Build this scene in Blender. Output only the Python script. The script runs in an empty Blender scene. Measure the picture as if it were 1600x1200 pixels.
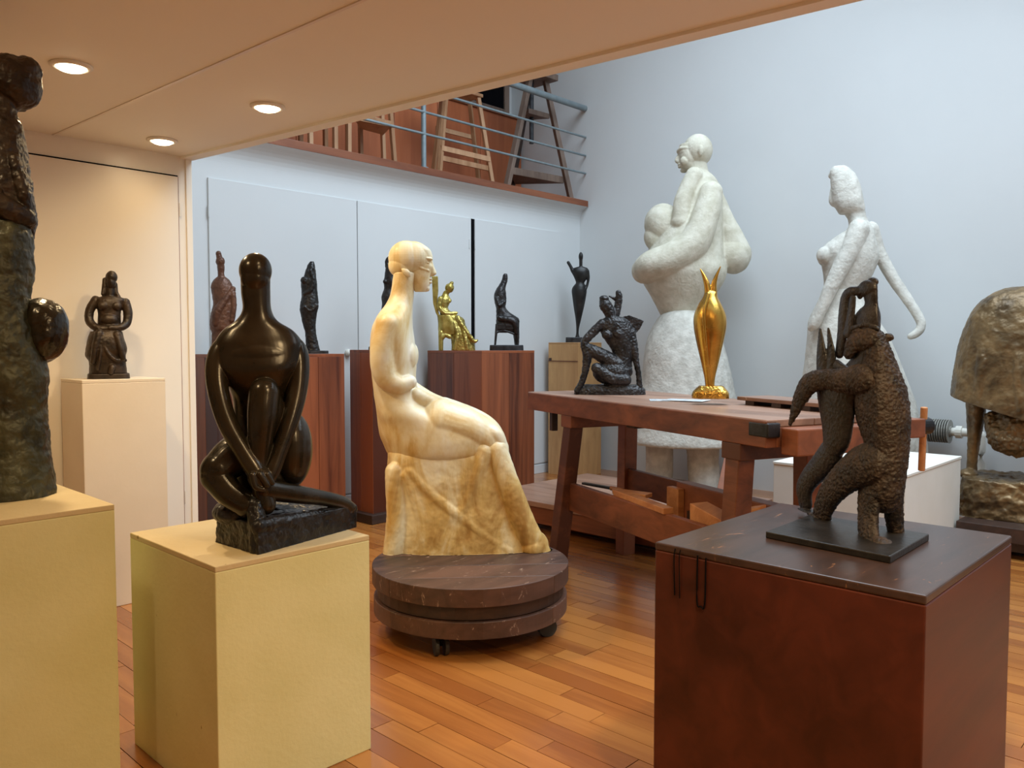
import bpy, bmesh, math, random
import numpy as np
from mathutils import Vector, Matrix
random.seed(7)
scene = bpy.context.scene
COL = scene.collection

# ------------------------------------------------------------------ camera, world, exposure
F, HOR, EYE = 1260.0, 540.0, 1.25
PITCH = math.atan((600 - HOR) / F)
YAW = math.radians(46.3)
cam_data = bpy.data.cameras.new('camera'); cam = bpy.data.objects.new('camera', cam_data); COL.objects.link(cam)
cam_data.sensor_width = 36.0; cam_data.lens = F / 1600 * 36; cam_data.clip_start = 0.05
cam.location = (0, 0, EYE); cam.rotation_euler = (math.pi / 2 - PITCH, 0, -YAW)
scene.camera = cam
scene.view_settings.view_transform = 'Standard'; scene.view_settings.look = 'None'
scene.view_settings.gamma = 1.0; scene.view_settings.use_curve_mapping = False
scene.view_settings.exposure = 0.0
world = bpy.data.worlds.new('sky'); scene.world = world; world.use_nodes = True
bg = world.node_tree.nodes['Background']; bg.inputs[0].default_value = (0.72, 0.86, 1.0, 1); bg.inputs[1].default_value = 1.0

def area_light(name, loc, sx, sy, rot, power, color):
    d = bpy.data.lights.new(name, 'AREA'); d.shape = 'RECTANGLE'; d.size = sx; d.size_y = sy
    d.energy = power; d.color = color
    o = bpy.data.objects.new(name, d); o.location = loc; o.rotation_euler = rot; COL.objects.link(o); return o
# daylight falling through the roof glazing over the tall half of the studio
area_light('skylight_daylight', (4.0, 1.0, 4.95), 3.0, 5.4, (math.radians(15), 0, 0), 268, (0.72, 0.87, 1.0)).data.spread = math.radians(140)

# ------------------------------------------------------------------ view geometry (to read positions off the plan)
FH = np.array([math.sin(YAW), math.cos(YAW), 0.0]); RI = np.array([math.cos(YAW), -math.sin(YAW), 0.0])
FW = FH * math.cos(PITCH) + np.array([0, 0, -math.sin(PITCH)]); UP = np.cross(RI, FW)
EYEP = np.array([0, 0, EYE])
def ray(px, py): return FW * F + RI * (px - 800) + UP * (600 - py)
def onz(px, py, z): d = ray(px, py); return EYEP + d * (z - EYE) / d[2]
def ony(px, py, y): d = ray(px, py); return EYEP + d * y / d[1]
def onx(px, py, x): d = ray(px, py); return EYEP + d * x / d[0]
def proj(p):
    v = np.array(p, float) - EYEP; z = v @ FW
    return 800 + F * (v @ RI) / z, 600 - F * (v @ UP) / z, z

# ------------------------------------------------------------------ materials
MATS = {}
def new_mat(name):
    m = bpy.data.materials.new(name); m.use_nodes = True
    nt = m.node_tree; return m, nt, nt.nodes['Principled BSDF']
def N(nt, t, **kw):
    n = nt.nodes.new(t)
    for k, v in kw.items(): setattr(n, k, v)
    return n
def ramp(nt, stops):
    r = N(nt, 'ShaderNodeValToRGB'); e = r.color_ramp.elements
    while len(e) < len(stops): e.new(0.5)
    for i, (p, c) in enumerate(stops): e[i].position = p; e[i].color = (*c, 1)
    return r
def coords(nt, scale=(1, 1, 1), out='Object'):
    t = N(nt, 'ShaderNodeTexCoord'); m = N(nt, 'ShaderNodeMapping'); m.inputs['Scale'].default_value = scale
    nt.links.new(t.outputs[out], m.inputs['Vector']); return m
def noise(nt, vec, scale, detail=4, rough=0.55, dist=0.0):
    n = N(nt, 'ShaderNodeTexNoise'); n.inputs['Scale'].default_value = scale; n.inputs['Detail'].default_value = detail
    n.inputs['Roughness'].default_value = rough; n.inputs['Distortion'].default_value = dist
    nt.links.new(vec.outputs[0], n.inputs['Vector']); return n
def bump(nt, bs, fac, strength, dist=0.01):
    b = N(nt, 'ShaderNodeBump'); b.inputs['Strength'].default_value = strength; b.inputs['Distance'].default_value = dist
    nt.links.new(fac, b.inputs['Height']); nt.links.new(b.outputs[0], bs.inputs['Normal'])
def paint(name, c1, c2=None, rough=0.6, scale=3.0, spots=0.0, spot_col=(0.2, 0.16, 0.05), bumpv=0.08):
    m, nt, bs = new_mat(name); c2 = c2 or c1
    v = coords(nt); n = noise(nt, v, scale, 5)
    r = ramp(nt, [(0.35, c1), (0.65, c2)]); nt.links.new(n.outputs['Fac'], r.inputs[0]); col = r.outputs[0]
    if spots:
        s = noise(nt, v, 26, 2, 0.5); rr = ramp(nt, [(spots, (0, 0, 0)), (spots + 0.03, (1, 1, 1))]); nt.links.new(s.outputs['Fac'], rr.inputs[0])
        mx = N(nt, 'ShaderNodeMixRGB'); mx.inputs[2].default_value = (*spot_col, 1)
        nt.links.new(rr.outputs[0], mx.inputs[0]); nt.links.new(col, mx.inputs[1]); col = mx.outputs[0]
    nt.links.new(col, bs.inputs['Base Color']); bs.inputs['Roughness'].default_value = rough
    f = noise(nt, v, 60, 3); bump(nt, bs, f.outputs['Fac'], bumpv, 0.004)
    MATS[name] = m; return m
def wood(name, dark, light, axis='Z', rough=0.42, scale=5.0, stretch=0.09, per='none', var=0.35, scuff=0.0, scuff_col=(0.5, 0.33, 0.18)):
    m, nt, bs = new_mat(name)
    s = {'X': (stretch, 1, 1), 'Y': (1, stretch, 1), 'Z': (1, 1, stretch)}[axis]
    v = coords(nt, s)
    src = None
    if per == 'object': src = N(nt, 'ShaderNodeObjectInfo').outputs['Random']
    if per == 'island': src = N(nt, 'ShaderNodeNewGeometry').outputs['Random Per Island']
    if src:
        cm = N(nt, 'ShaderNodeCombineXYZ'); ml = N(nt, 'ShaderNodeMath', operation='MULTIPLY'); ml.inputs[1].default_value = 37.0
        nt.links.new(src, ml.inputs[0]); [nt.links.new(ml.outputs[0], cm.inputs[i]) for i in range(3)]
        nt.links.new(cm.outputs[0], v.inputs['Location'])
    n = noise(nt, v, scale * 4, 6, 0.6, 0.8); n2 = noise(nt, v, scale, 3, 0.5, 0.3)
    mx = N(nt, 'ShaderNodeMath', operation='MULTIPLY_ADD'); mx.inputs[1].default_value = 0.45
    nt.links.new(n.outputs['Fac'], mx.inputs[0])
    h = N(nt, 'ShaderNodeMath', operation='MULTIPLY'); h.inputs[1].default_value = 0.55; nt.links.new(n2.outputs['Fac'], h.inputs[0]); nt.links.new(h.outputs[0], mx.inputs[2])
    fac = mx.outputs[0]
    if src:
        ad = N(nt, 'ShaderNodeMath', operation='MULTIPLY_ADD'); ad.inputs[1].default_value = var; nt.links.new(src, ad.inputs[0])
        sb = N(nt, 'ShaderNodeMath', operation='SUBTRACT'); sb.inputs[1].default_value = var / 2; nt.links.new(fac, sb.inputs[0]); nt.links.new(sb.outputs[0], ad.inputs[2]); fac = ad.outputs[0]
    r = ramp(nt, [(0.36, dark), (0.64, light)]); nt.links.new(fac, r.inputs[0]); col = r.outputs[0]
    if scuff:
        v2 = coords(nt, (2, 7, 2)); q = noise(nt, v2, 5, 6, 0.72, 1.4); rr = ramp(nt, [(scuff, (0, 0, 0)), (scuff + 0.07, (1, 1, 1))]); nt.links.new(q.outputs['Fac'], rr.inputs[0])
        m2 = N(nt, 'ShaderNodeMixRGB'); m2.inputs[2].default_value = (*scuff_col, 1); nt.links.new(rr.outputs[0], m2.inputs[0]); nt.links.new(col, m2.inputs[1]); col = m2.outputs[0]
    nt.links.new(col, bs.inputs['Base Color']); bs.inputs['Roughness'].default_value = rough
    bump(nt, bs, n.outputs['Fac'], 0.12, 0.004)
    MATS[name] = m; return m
def metal(name, c1, c2, rough=0.35, metallic=0.5, scale=14.0, bumpv=0.3, bscale=60.0, rvar=0.15):
    m, nt, bs = new_mat(name); v = coords(nt)
    n = noise(nt, v, scale, 5, 0.6, 0.4); r = ramp(nt, [(0.35, c1), (0.68, c2)]); nt.links.new(n.outputs['Fac'], r.inputs[0])
    nt.links.new(r.outputs[0], bs.inputs['Base Color']); bs.inputs['Metallic'].default_value = metallic
    mr = N(nt, 'ShaderNodeMapRange'); mr.inputs['To Min'].default_value = max(0.05, rough - rvar); mr.inputs['To Max'].default_value = rough + rvar
    nt.links.new(n.outputs['Fac'], mr.inputs['Value']); nt.links.new(mr.outputs[0], bs.inputs['Roughness'])
    f = noise(nt, v, bscale, 4, 0.6); bump(nt, bs, f.outputs['Fac'], bumpv, 0.006)
    MATS[name] = m; return m
def emit(name, c, s):
    m, nt, bs = new_mat(name); bs.inputs['Base Color'].default_value = (*c, 1); bs.inputs['Emission Color'].default_value = (*c, 1); bs.inputs['Emission Strength'].default_value = s
    MATS[name] = m; return m
WHITE = paint('wall_white', (0.65, 0.66, 0.66), (0.67, 0.68, 0.68), 0.55, 1.2, bumpv=0.04)
CREAM = paint('cream_gloss', (0.80, 0.73, 0.62), (0.82, 0.75, 0.65), 0.32, 1.0, bumpv=0.02)
CEIL = paint('ceiling_cream', (0.90, 0.88, 0.78), (0.91, 0.89, 0.80), 0.7, 1.0, bumpv=0.03)
YELLOW = paint('yellowed_paint', (0.66, 0.62, 0.31), (0.72, 0.68, 0.37), 0.6, 4.0, 0.765, (0.34, 0.24, 0.06), 0.25)
TANTOP = paint('worn_tan_top', (0.56, 0.44, 0.24), (0.62, 0.50, 0.29), 0.6, 4.0, 0.77, (0.32, 0.22, 0.08), 0.25)
PLINTH = paint('white_plinth', (0.80, 0.78, 0.70), (0.84, 0.82, 0.75), 0.5, 4.0)
CREAMPED = paint('cream_pedestal_paint', (0.70, 0.60, 0.46), (0.74, 0.64, 0.50), 0.5, 3.0)
DARKGAP = paint('dark_gap', (0.006, 0.006, 0.007), None, 1.0); DARKGAP.node_tree.nodes['Principled BSDF'].inputs['Specular IOR Level'].default_value = 0.0
OAK = wood('oak_plank', (0.27, 0.085, 0.018), (0.43, 0.165, 0.037), 'Y', 0.27, 5, 0.08, 'object', 0.30)
OAK_I = wood('oak_plank_far', (0.27, 0.085, 0.018), (0.43, 0.165, 0.037), 'Y', 0.27, 5, 0.08, 'island', 0.30)
for _m in (OAK, OAK_I):
    _p = _m.node_tree.nodes['Principled BSDF']; _p.inputs['Coat Weight'].default_value = 0.5; _p.inputs['Coat Roughness'].default_value = 0.22
SUB = paint('subfloor', (0.035, 0.016, 0.008), None, 0.8)
MAHOG = wood('mahogany_box', (0.038, 0.008, 0.005), (0.096, 0.021, 0.012), 'X', 0.36, 3, 0.15)
MAHOGTOP = wood('worn_dark_top', (0.026, 0.016, 0.014), (0.066, 0.036, 0.030), 'X', 0.28, 4, 0.2, scuff=0.63, scuff_col=(0.36, 0.17, 0.08))
REDWOOD = wood('red_plank', (0.080, 0.020, 0.010), (0.30, 0.085, 0.032), 'Z', 0.32, 5, 0.06, 'object', 0.5)
BENCH = wood('bench_wood', (0.085, 0.026, 0.012), (0.27, 0.085, 0.036), 'Y', 0.45, 4, 0.10, 'object', 0.3)
BENCHTOP = wood('bench_top_worn', (0.17, 0.085, 0.055), (0.36, 0.205, 0.14), 'Y', 0.4, 4, 0.12, 'object', 0.2, scuff=0.64, scuff_col=(0.55, 0.47, 0.40))
TURN = wood('turntable_wood', (0.022, 0.011, 0.008), (0.105, 0.050, 0.033), 'X', 0.45, 4, 0.12, 'object', 0.3, scuff=0.61, scuff_col=(0.33, 0.22, 0.16))
CRATE = wood('crate_plywood', (0.42, 0.22, 0.085), (0.62, 0.36, 0.15), 'Z', 0.6, 3, 0.2, 'object', 0.2)
LEDGE = wood('ledge_wood', (0.16, 0.045, 0.018), (0.33, 0.11, 0.045), 'X', 0.4, 5, 0.08)
PANEL = wood('upper_panel', (0.36, 0.095, 0.032), (0.54, 0.165, 0.062), 'Z', 0.4, 3, 0.08, 'object', 0.25)
LIGHTWOOD = wood('stool_wood', (0.34, 0.16, 0.07), (0.58, 0.33, 0.18), 'Z', 0.5, 5, 0.1, 'object', 0.3)
STANDWOOD = wood('grey_stand_wood', (0.12, 0.075, 0.055), (0.24, 0.165, 0.125), 'Z', 0.6, 5, 0.1)
ORANGEW = wood('tool_wood', (0.36, 0.13, 0.045), (0.62, 0.28, 0.11), 'X', 0.45, 5, 0.1)
DARKWOOD = wood('dark_platform', (0.018, 0.010, 0.007), (0.06, 0.027, 0.017), 'X', 0.5, 5, 0.1)
STEEL = metal('grey_steel', (0.20, 0.25, 0.27), (0.26, 0.31, 0.33), 0.4, 0.3, bumpv=0.02)
IRON = metal('black_iron', (0.02, 0.02, 0.022), (0.06, 0.06, 0.065), 0.4, 0.6, bumpv=0.1)
RADI = metal('grey_fins', (0.30, 0.29, 0.26), (0.38, 0.37, 0.33), 0.5, 0.1, bumpv=0.05)
BRONZE = metal('smooth_bronze', (0.018, 0.014, 0.008), (0.040, 0.029, 0.016), 0.24, 0.35, 8, 0.05, 40, 0.08)
BRONZE_R = metal('rough_dark_bronze', (0.014, 0.012, 0.012), (0.05, 0.045, 0.045), 0.34, 0.45, 16, 0.45, 90)
BRONZE_S = metal('satin_dark_bronze', (0.012, 0.011, 0.011), (0.032, 0.028, 0.026), 0.36, 0.35, 16, 0.2, 70)
BRONZE_W = metal('warm_brown_bronze', (0.018, 0.012, 0.008), (0.055, 0.034, 0.019), 0.42, 0.3, 16, 0.3, 70)
BRONZE_T = metal('terracotta_bronze', (0.08, 0.030, 0.016), (0.17, 0.075, 0.04), 0.42, 0.3, 18, 0.35, 70)
BRONZE_B = metal('furred_bronze', (0.012, 0.008, 0.006), (0.050, 0.031, 0.021), 0.58, 0.15, 26, 0.9, 70)
BRONZE_G = metal('green_patina_bronze', (0.022, 0.022, 0.012), (0.085, 0.085, 0.045), 0.42, 0.3, 9, 0.5, 40)
BRONZE_C = metal('golden_brown_bronze', (0.075, 0.046, 0.020), (0.26, 0.165, 0.072), 0.40, 0.4, 7, 0.4, 40)
GOLD = metal('polished_brass', (0.52, 0.29, 0.055), (0.72, 0.42, 0.09), 0.26, 0.95, 12, 0.08, 60, 0.08)
GOLDP = metal('pale_gold', (0.36, 0.27, 0.06), (0.62, 0.50, 0.16), 0.34, 0.8, 18, 0.3, 70)
PLASTER_Y = paint('aged_plaster', (0.52, 0.48, 0.37), (0.66, 0.62, 0.51), 0.8, 12, bumpv=0.9)
PLASTER = paint('rough_white_plaster', (0.50, 0.475, 0.42), (0.66, 0.635, 0.57), 0.85, 16, bumpv=1.0)
def stained_plaster():
    m, nt, bs = new_mat('stained_plaster'); v = coords(nt, (1, 1, 0.45))
    n = noise(nt, v, 5.5, 6, 0.62, 0.7); g = N(nt, 'ShaderNodeTexCoord'); sp = N(nt, 'ShaderNodeSeparateXYZ'); nt.links.new(g.outputs['Object'], sp.inputs[0])
    mr = N(nt, 'ShaderNodeMapRange'); mr.inputs['From Min'].default_value = 0.0; mr.inputs['From Max'].default_value = 0.9; mr.inputs['To Min'].default_value = 0.21; mr.inputs['To Max'].default_value = 0.0
    nt.links.new(sp.outputs['Z'], mr.inputs['Value'])
    ad = N(nt, 'ShaderNodeMath', operation='ADD'); nt.links.new(n.outputs['Fac'], ad.inputs[0]); nt.links.new(mr.outputs[0], ad.inputs[1])
    r = ramp(nt, [(0.40, (0.80, 0.74, 0.60)), (0.56, (0.74, 0.62, 0.38)), (0.70, (0.58, 0.38, 0.13)), (0.82, (0.38, 0.20, 0.05))]); nt.links.new(ad.outputs[0], r.inputs[0])
    nt.links.new(r.outputs[0], bs.inputs['Base Color']); bs.inputs['Roughness'].default_value = 0.42
    f = noise(nt, v, 40, 4); bump(nt, bs, f.outputs['Fac'], 0.12, 0.006); MATS['stained_plaster'] = m; return m
STAINED = stained_plaster()
LAMP = emit('lamp_glow', (1.0, 0.80, 0.52), 14.0)
PAPER = paint('photo_print', (0.42, 0.50, 0.56), (0.75, 0.80, 0.84), 0.25, 22, bumpv=0.0)
RUBBER = paint('caster_rubber', (0.02, 0.02, 0.018), (0.04, 0.04, 0.035), 0.5)
SKYGLASS, _nt, _b = new_mat('roof_glass'); _b.inputs['Transmission Weight'].default_value = 1.0; _b.inputs['Roughness'].default_value = 0.0; _b.inputs['IOR'].default_value = 1.02

# ------------------------------------------------------------------ object helpers
def link_mesh(name, verts, faces, mat, parent=None, smooth=False, bevel=0.0, loc=None, mats=None, fmat=None):
    me = bpy.data.meshes.new(name)
    off = np.array(loc if loc is not None else (0, 0, 0), float); q = parent if loc is None else None
    while q is not None: off = off + np.array(q.location); q = q.parent
    V = np.asarray(verts, float) - off
    me.from_pydata(V.tolist(), [], [list(f) for f in faces]); me.update()
    for mm in (mats or [mat]): me.materials.append(mm)
    if fmat is not None: me.polygons.foreach_set('material_index', fmat)
    if smooth: me.polygons.foreach_set('use_smooth', [True] * len(me.polygons))
    o = bpy.data.objects.new(name, me); COL.objects.link(o)
    if parent is not None: o.parent = parent
    if loc is not None and parent is None: o.location = loc
    bm = bmesh.new(); bm.from_mesh(me); bmesh.ops.recalc_face_normals(bm, faces=bm.faces); bm.to_mesh(me); bm.free()
    if bevel:
        b = o.modifiers.new('bevel', 'BEVEL'); b.width = bevel; b.segments = 2; b.limit_method = 'ANGLE'; b.angle_limit = math.radians(40)
    return o
def tag(o, label=None, cat=None, group=None, kind=None):
    if label: o['label'] = label
    if cat: o['category'] = cat
    if group: o['group'] = group
    if kind: o['kind'] = kind
    return o
def thing(name, label, cat, loc, group=None):
    o = bpy.data.objects.new(name, None); o.empty_display_size = 0.1; o.location = tuple(float(c) for c in loc); COL.objects.link(o)
    return tag(o, label, cat, group)
class B:
    """collects closed solids in world space, then links them as one mesh"""
    def __init__(s, T=None): s.v = []; s.f = []; s.T = T
    def add(s, V, Fs):
        n = len(s.v); V = [tuple(s.T @ Vector(p)) if s.T is not None else tuple(p) for p in V]
        s.v += V; s.f += [[i + n for i in f] for f in Fs]; return s
    def hexa(s, P): return s.add(P, [(0, 3, 2, 1), (4, 5, 6, 7), (0, 1, 5, 4), (1, 2, 6, 5), (2, 3, 7, 6), (3, 0, 4, 7)])
    def box(s, x0, x1, y0, y1, z0, z1): return s.hexa([(x0, y0, z0), (x1, y0, z0), (x1, y1, z0), (x0, y1, z0), (x0, y0, z1), (x1, y0, z1), (x1, y1, z1), (x0, y1, z1)])
    def prism(s, poly, z0, z1):
        n = len(poly); return s.add([(x, y, z0) for x, y in poly] + [(x, y, z1) for x, y in poly],
            [list(range(n))[::-1], list(range(n, 2 * n))] + [(i, (i + 1) % n, n + (i + 1) % n, n + i) for i in range(n)])
    def prism_xz(s, poly, y0, y1):
        n = len(poly); return s.add([(x, y0, z) for x, z in poly] + [(x, y1, z) for x, z in poly],
            [list(range(n)), list(range(n, 2 * n))[::-1]] + [(i, (i + 1) % n, n + (i + 1) % n, n + i) for i in range(n)])
    def beam(s, a, b, w, h, up=(0, 0, 1)):
        a = Vector(a); b = Vector(b); d = (b - a).normalized(); u = Vector(up)
        x = d.cross(u); x = (x if x.length > 1e-4 else d.cross(Vector((0, 1, 0)))).normalized(); y = x.cross(d)
        q = [(-w / 2, -h / 2), (w / 2, -h / 2), (w / 2, h / 2), (-w / 2, h / 2)]
        return s.hexa([a + x * i + y * j for i, j in q] + [b + x * i + y * j for i, j in q])
    def cyl(s, a, b, r0, r1=None, n=20):
        a = Vector(a); b = Vector(b); r1 = r0 if r1 is None else r1; d = (b - a).normalized()
        x = d.cross(Vector((0, 0, 1))); x = (x if x.length > 1e-4 else Vector((1, 0, 0))).normalized(); y = d.cross(x)
        R = [(math.cos(2 * math.pi * k / n), math.sin(2 * math.pi * k / n)) for k in range(n)]
        return s.add([a + (x * c + y * t) * r0 for c, t in R] + [b + (x * c + y * t) * r1 for c, t in R],
            [list(range(n))[::-1], list(range(n, 2 * n))] + [(i, (i + 1) % n, n + (i + 1) % n, n + i) for i in range(n)])
    def lathe(s, c, prof, n=32):
        V = []; Fs = []
        for r, z in prof: V += [(c[0] + r * math.cos(2 * math.pi * k / n), c[1] + r * math.sin(2 * math.pi * k / n), c[2] + z) for k in range(n)]
        for j in range(len(prof) - 1): Fs += [(j * n + k, j * n + (k + 1) % n, (j + 1) * n + (k + 1) % n, (j + 1) * n + k) for k in range(n)]
        Fs += [list(range(n))[::-1], [(len(prof) - 1) * n + k for k in range(n)]]
        return s.add(V, Fs)
    def tube(s, pts, r, n=10):
        pts = catmull([np.array(p, float) for p in pts], 6); rings = []
        for i, p in enumerate(pts):
            t = Vector(pts[min(i + 1, len(pts) - 1)] - pts[max(i - 1, 0)]).normalized(); x = t.cross(Vector((0, 0, 1))); x = (x if x.length > 1e-3 else Vector((1, 0, 0))).normalized(); y = t.cross(x)
            rings.append([Vector(p) + (x * math.cos(2 * math.pi * k / n) + y * math.sin(2 * math.pi * k / n)) * r for k in range(n)])
        V = [q for rg in rings for q in rg]; m = len(rings)
        return s.add(V, [(j * n + k, j * n + (k + 1) % n, (j + 1) * n + (k + 1) % n, (j + 1) * n + k) for j in range(m - 1) for k in range(n)] + [list(range(n))[::-1], [(m - 1) * n + k for k in range(n)]])
    def obj(s, name, mat, parent=None, **kw): return link_mesh(name, s.v, s.f, mat, parent, **kw)
def catmull(P, sub):
    P = [np.array(p, float) for p in P]
    if len(P) < 3: return [P[0] + (P[-1] - P[0]) * t for t in np.linspace(0, 1, sub + 1)]
    Q = [2 * P[0] - P[1]] + P + [2 * P[-1] - P[-2]]; out = []
    for i in range(1, len(Q) - 2):
        for t in np.linspace(0, 1, sub, endpoint=False):
            a, b, c, d = Q[i - 1], Q[i], Q[i + 1], Q[i + 2]
            out.append(0.5 * (2 * b + (c - a) * t + (2 * a - 5 * b + 4 * c - d) * t * t + (3 * b - a - 3 * c + d) * t ** 3))
    return out + [P[-1]]

# ------------------------------------------------------------------ sculpture helper: forms massed together, fused into one continuous skin
TEX = {}
def tex(kind, size):
    k = (kind, size)
    if k not in TEX:
        t = bpy.data.textures.new('relief', kind); t.noise_scale = size; TEX[k] = t
        if kind == 'CLOUDS': t.noise_depth = 3
    return TEX[k]
ICO = None
class Sculpture:
    def __init__(s, name, label, cat, px, py, z, crop=(0, 0, 1), group=None, y=None, xy=None):
        p = onz(px, py, z) if y is None else ony(px, py, y)
        p = np.array([p[0], p[1], z]) if xy is None else np.array([xy[0], xy[1], z])
        s.crop = crop; s.px, s.py, _ = proj(p)
        d = p - EYEP; dep = d @ FW; s.s = dep / F
        h = np.array([d[0], d[1], 0]); h /= np.linalg.norm(h); s.ang = math.atan2(-h[0], h[1]); s.cos = abs(h @ FH)
        s.root = thing(name, label, cat, p, group); s.root.rotation_euler = (0, 0, s.ang); s.p = p
    def pt(s, x, y, w):
        ox, oy, sc = s.crop; lean = (s.py - (y / sc + oy)) * (800 - s.px) / 26460.0
        return np.array([(x / sc + ox - s.px + lean) * s.s * s.cos, w / sc * s.s, (s.py - (y / sc + oy)) * s.s])
    def part(s, warp=None): return Form(s, warp)
class Form:
    def __init__(f, S, warp=None): f.S = S; f.v = []; f.f = []; f.warp = warp
    def add(f, V, Fs):
        n = len(f.v); f.v += [f.S.pt(*(f.warp(*p) if f.warp else p)) for p in V]; f.f += [[i + n for i in q] for q in Fs]; return f
    def blob(f, x, y, w, rx, ry, rw, rot=0.0):
        n, m = 36, 22; V = [(0, -1, 0)]; c, t = math.cos(rot), math.sin(rot)
        for j in range(1, m):
            a = -math.pi / 2 + math.pi * j / m; V += [(math.cos(a) * math.cos(2 * math.pi * k / n), math.sin(a), math.cos(a) * math.sin(2 * math.pi * k / n)) for k in range(n)]
        V.append((0, 1, 0)); Fs = [(0, 1 + (k + 1) % n, 1 + k) for k in range(n)]
        for j in range(m - 2): Fs += [(1 + j * n + k, 1 + j * n + (k + 1) % n, 1 + (j + 1) * n + (k + 1) % n, 1 + (j + 1) * n + k) for k in range(n)]
        L = len(V) - 1; Fs += [(L, 1 + (m - 2) * n + k, 1 + (m - 2) * n + (k + 1) % n) for k in range(n)]
        P = []
        for a, b, d in V:
            a *= rx; b *= ry; P.append((x + a * c - b * t, y + a * t + b * c, w + d * rw))
        return f.add(P, Fs)
    def loft(f, secs, ratio=0.75, w=0.0, sub=9, n=64, pw=2.0):
        n = max(n, 64); sub = max(sub, 9) if len(secs) > 2 else sub
        """horizontal sections: (y, x_left, x_right[, half_depth[, depth_centre]])"""
        S = [np.array([q[0], (q[1] + q[2]) / 2, (q[2] - q[1]) / 2, q[3] if len(q) > 3 and q[3] is not None else (q[2] - q[1]) / 2 * ratio, q[4] if len(q) > 4 else w]) for q in secs]
        S = catmull(S, sub); V = []; Fs = []
        for q in S:
            for k in range(n):
                a = 2 * math.pi * k / n; ca, sa = math.cos(a), math.sin(a)
                ex = 2.0 / pw; V.append((q[1] + q[2] * math.copysign(abs(ca) ** ex, ca), q[0], q[4] + max(q[3], 0.5) * math.copysign(abs(sa) ** ex, sa)))
        m = len(S)
        for j in range(m - 1): Fs += [(j * n + k, j * n + (k + 1) % n, (j + 1) * n + (k + 1) % n, (j + 1) * n + k) for k in range(n)]
        Fs += [list(range(n))[::-1], [(m - 1) * n + k for k in range(n)]]
        return f.add(V, Fs)
    def tube(f, pts, flat=1.0, sub=9, n=28):
        """limb along (x, y, w, radius)"""
        Q = catmull([np.array(p, float) for p in pts], sub); V = []; Fs = []
        for i, q in enumerate(Q):
            t = Vector((Q[min(i + 1, len(Q) - 1)] - Q[max(i - 1, 0)])[:3]).normalized()
            a = t.cross(Vector((0, 0, 1))); a = (a if a.length > 0.15 else t.cross(Vector((0, 1, 0)))).normalized(); b = t.cross(a)
            for k in range(n):
                g = 2 * math.pi * k / n; V.append(tuple(Vector(q[:3]) + (a * math.cos(g) + b * math.sin(g) * flat) * max(q[3], 0.5)))
        m = len(Q)
        for j in range(m - 1): Fs += [(j * n + k, j * n + (k + 1) % n, (j + 1) * n + (k + 1) % n, (j + 1) * n + k) for k in range(n)]
        Fs += [list(range(n))[::-1], [(m - 1) * n + k for k in range(n)]]
        f.add(V, Fs)
        for p in (pts[0], pts[-1]): f.blob(p[0], p[1], p[2], p[3], p[3], p[3] * flat)
        return f
    def slab(f, poly, w0, w1):
        n = len(poly); return f.add([(x, y, w0) for x, y in poly] + [(x, y, w1) for x, y in poly],
            [list(range(n)), list(range(n, 2 * n))[::-1]] + [(i, n + i, n + (i + 1) % n, (i + 1) % n) for i in range(n)])
    def build(f, name, mat, voxel=1.3, smooth=4, disp=(), floor=0.0, label=None, fine=0):
        S = f.S; me = bpy.data.meshes.new(name); me.from_pydata([tuple(v) for v in f.v], [], f.f); me.update()
        bm = bmesh.new(); bm.from_mesh(me); bmesh.ops.recalc_face_normals(bm, faces=bm.faces); bm.to_mesh(me); bm.free()
        o = bpy.data.objects.new(name, me); COL.objects.link(o)
        r = o.modifiers.new('fuse', 'REMESH'); r.mode = 'VOXEL'; r.voxel_size = voxel * S.s
        if smooth: q = o.modifiers.new('smooth', 'SMOOTH'); q.factor = 0.5; q.iterations = smooth
        for kind, size, strength in disp:
            d = o.modifiers.new('relief', 'DISPLACE'); d.texture = tex(kind, size * S.s); d.texture_coords = 'LOCAL'; d.strength = strength * S.s; d.mid_level = 0.5
        dg = bpy.context.evaluated_depsgraph_get(); ev = o.evaluated_get(dg); nm = bpy.data.meshes.new_from_object(ev)
        o.modifiers.clear(); o.data = nm; bpy.data.meshes.remove(me); nm.name = name
        nv = len(nm.vertices); c = np.empty(nv * 3); nm.vertices.foreach_get('co', c); c = c.reshape(-1, 3)
        if floor is not None: c[:, 2] = np.maximum(c[:, 2], floor); nm.vertices.foreach_set('co', c.ravel())
        nm.materials.clear(); nm.materials.append(mat); nm.polygons.foreach_set('use_smooth', [True] * len(nm.polygons)); nm.update()
        o.parent = S.root
        if label: o['label'] = label
        return o
def wbox(S, name, mat, corners, z0, z1, bevel=0.003):
    """base block given by plan corners in the room, parented to a sculpture"""
    T = Matrix.Translation(S.root.location) @ Matrix.Rotation(S.ang, 4, 'Z'); Ti = T.inverted()
    b = B(Ti); b.prism(corners, z0, z1); o = link_mesh(name, b.v, b.f, mat, None, bevel=bevel); o.parent = S.root; return o

# ================================================================== the room
Y1, Y2, XR, CZ = 4.33, 5.25, 6.5, 2.268
XE = 2.0                                            # end of the low wall and of the mezzanine over it
def edge_x(y): return 2.0 + (4.33 - y) * 0.127      # mezzanine edge, slightly out of square
def structure(o): o['kind'] = 'structure'; return o
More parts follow.
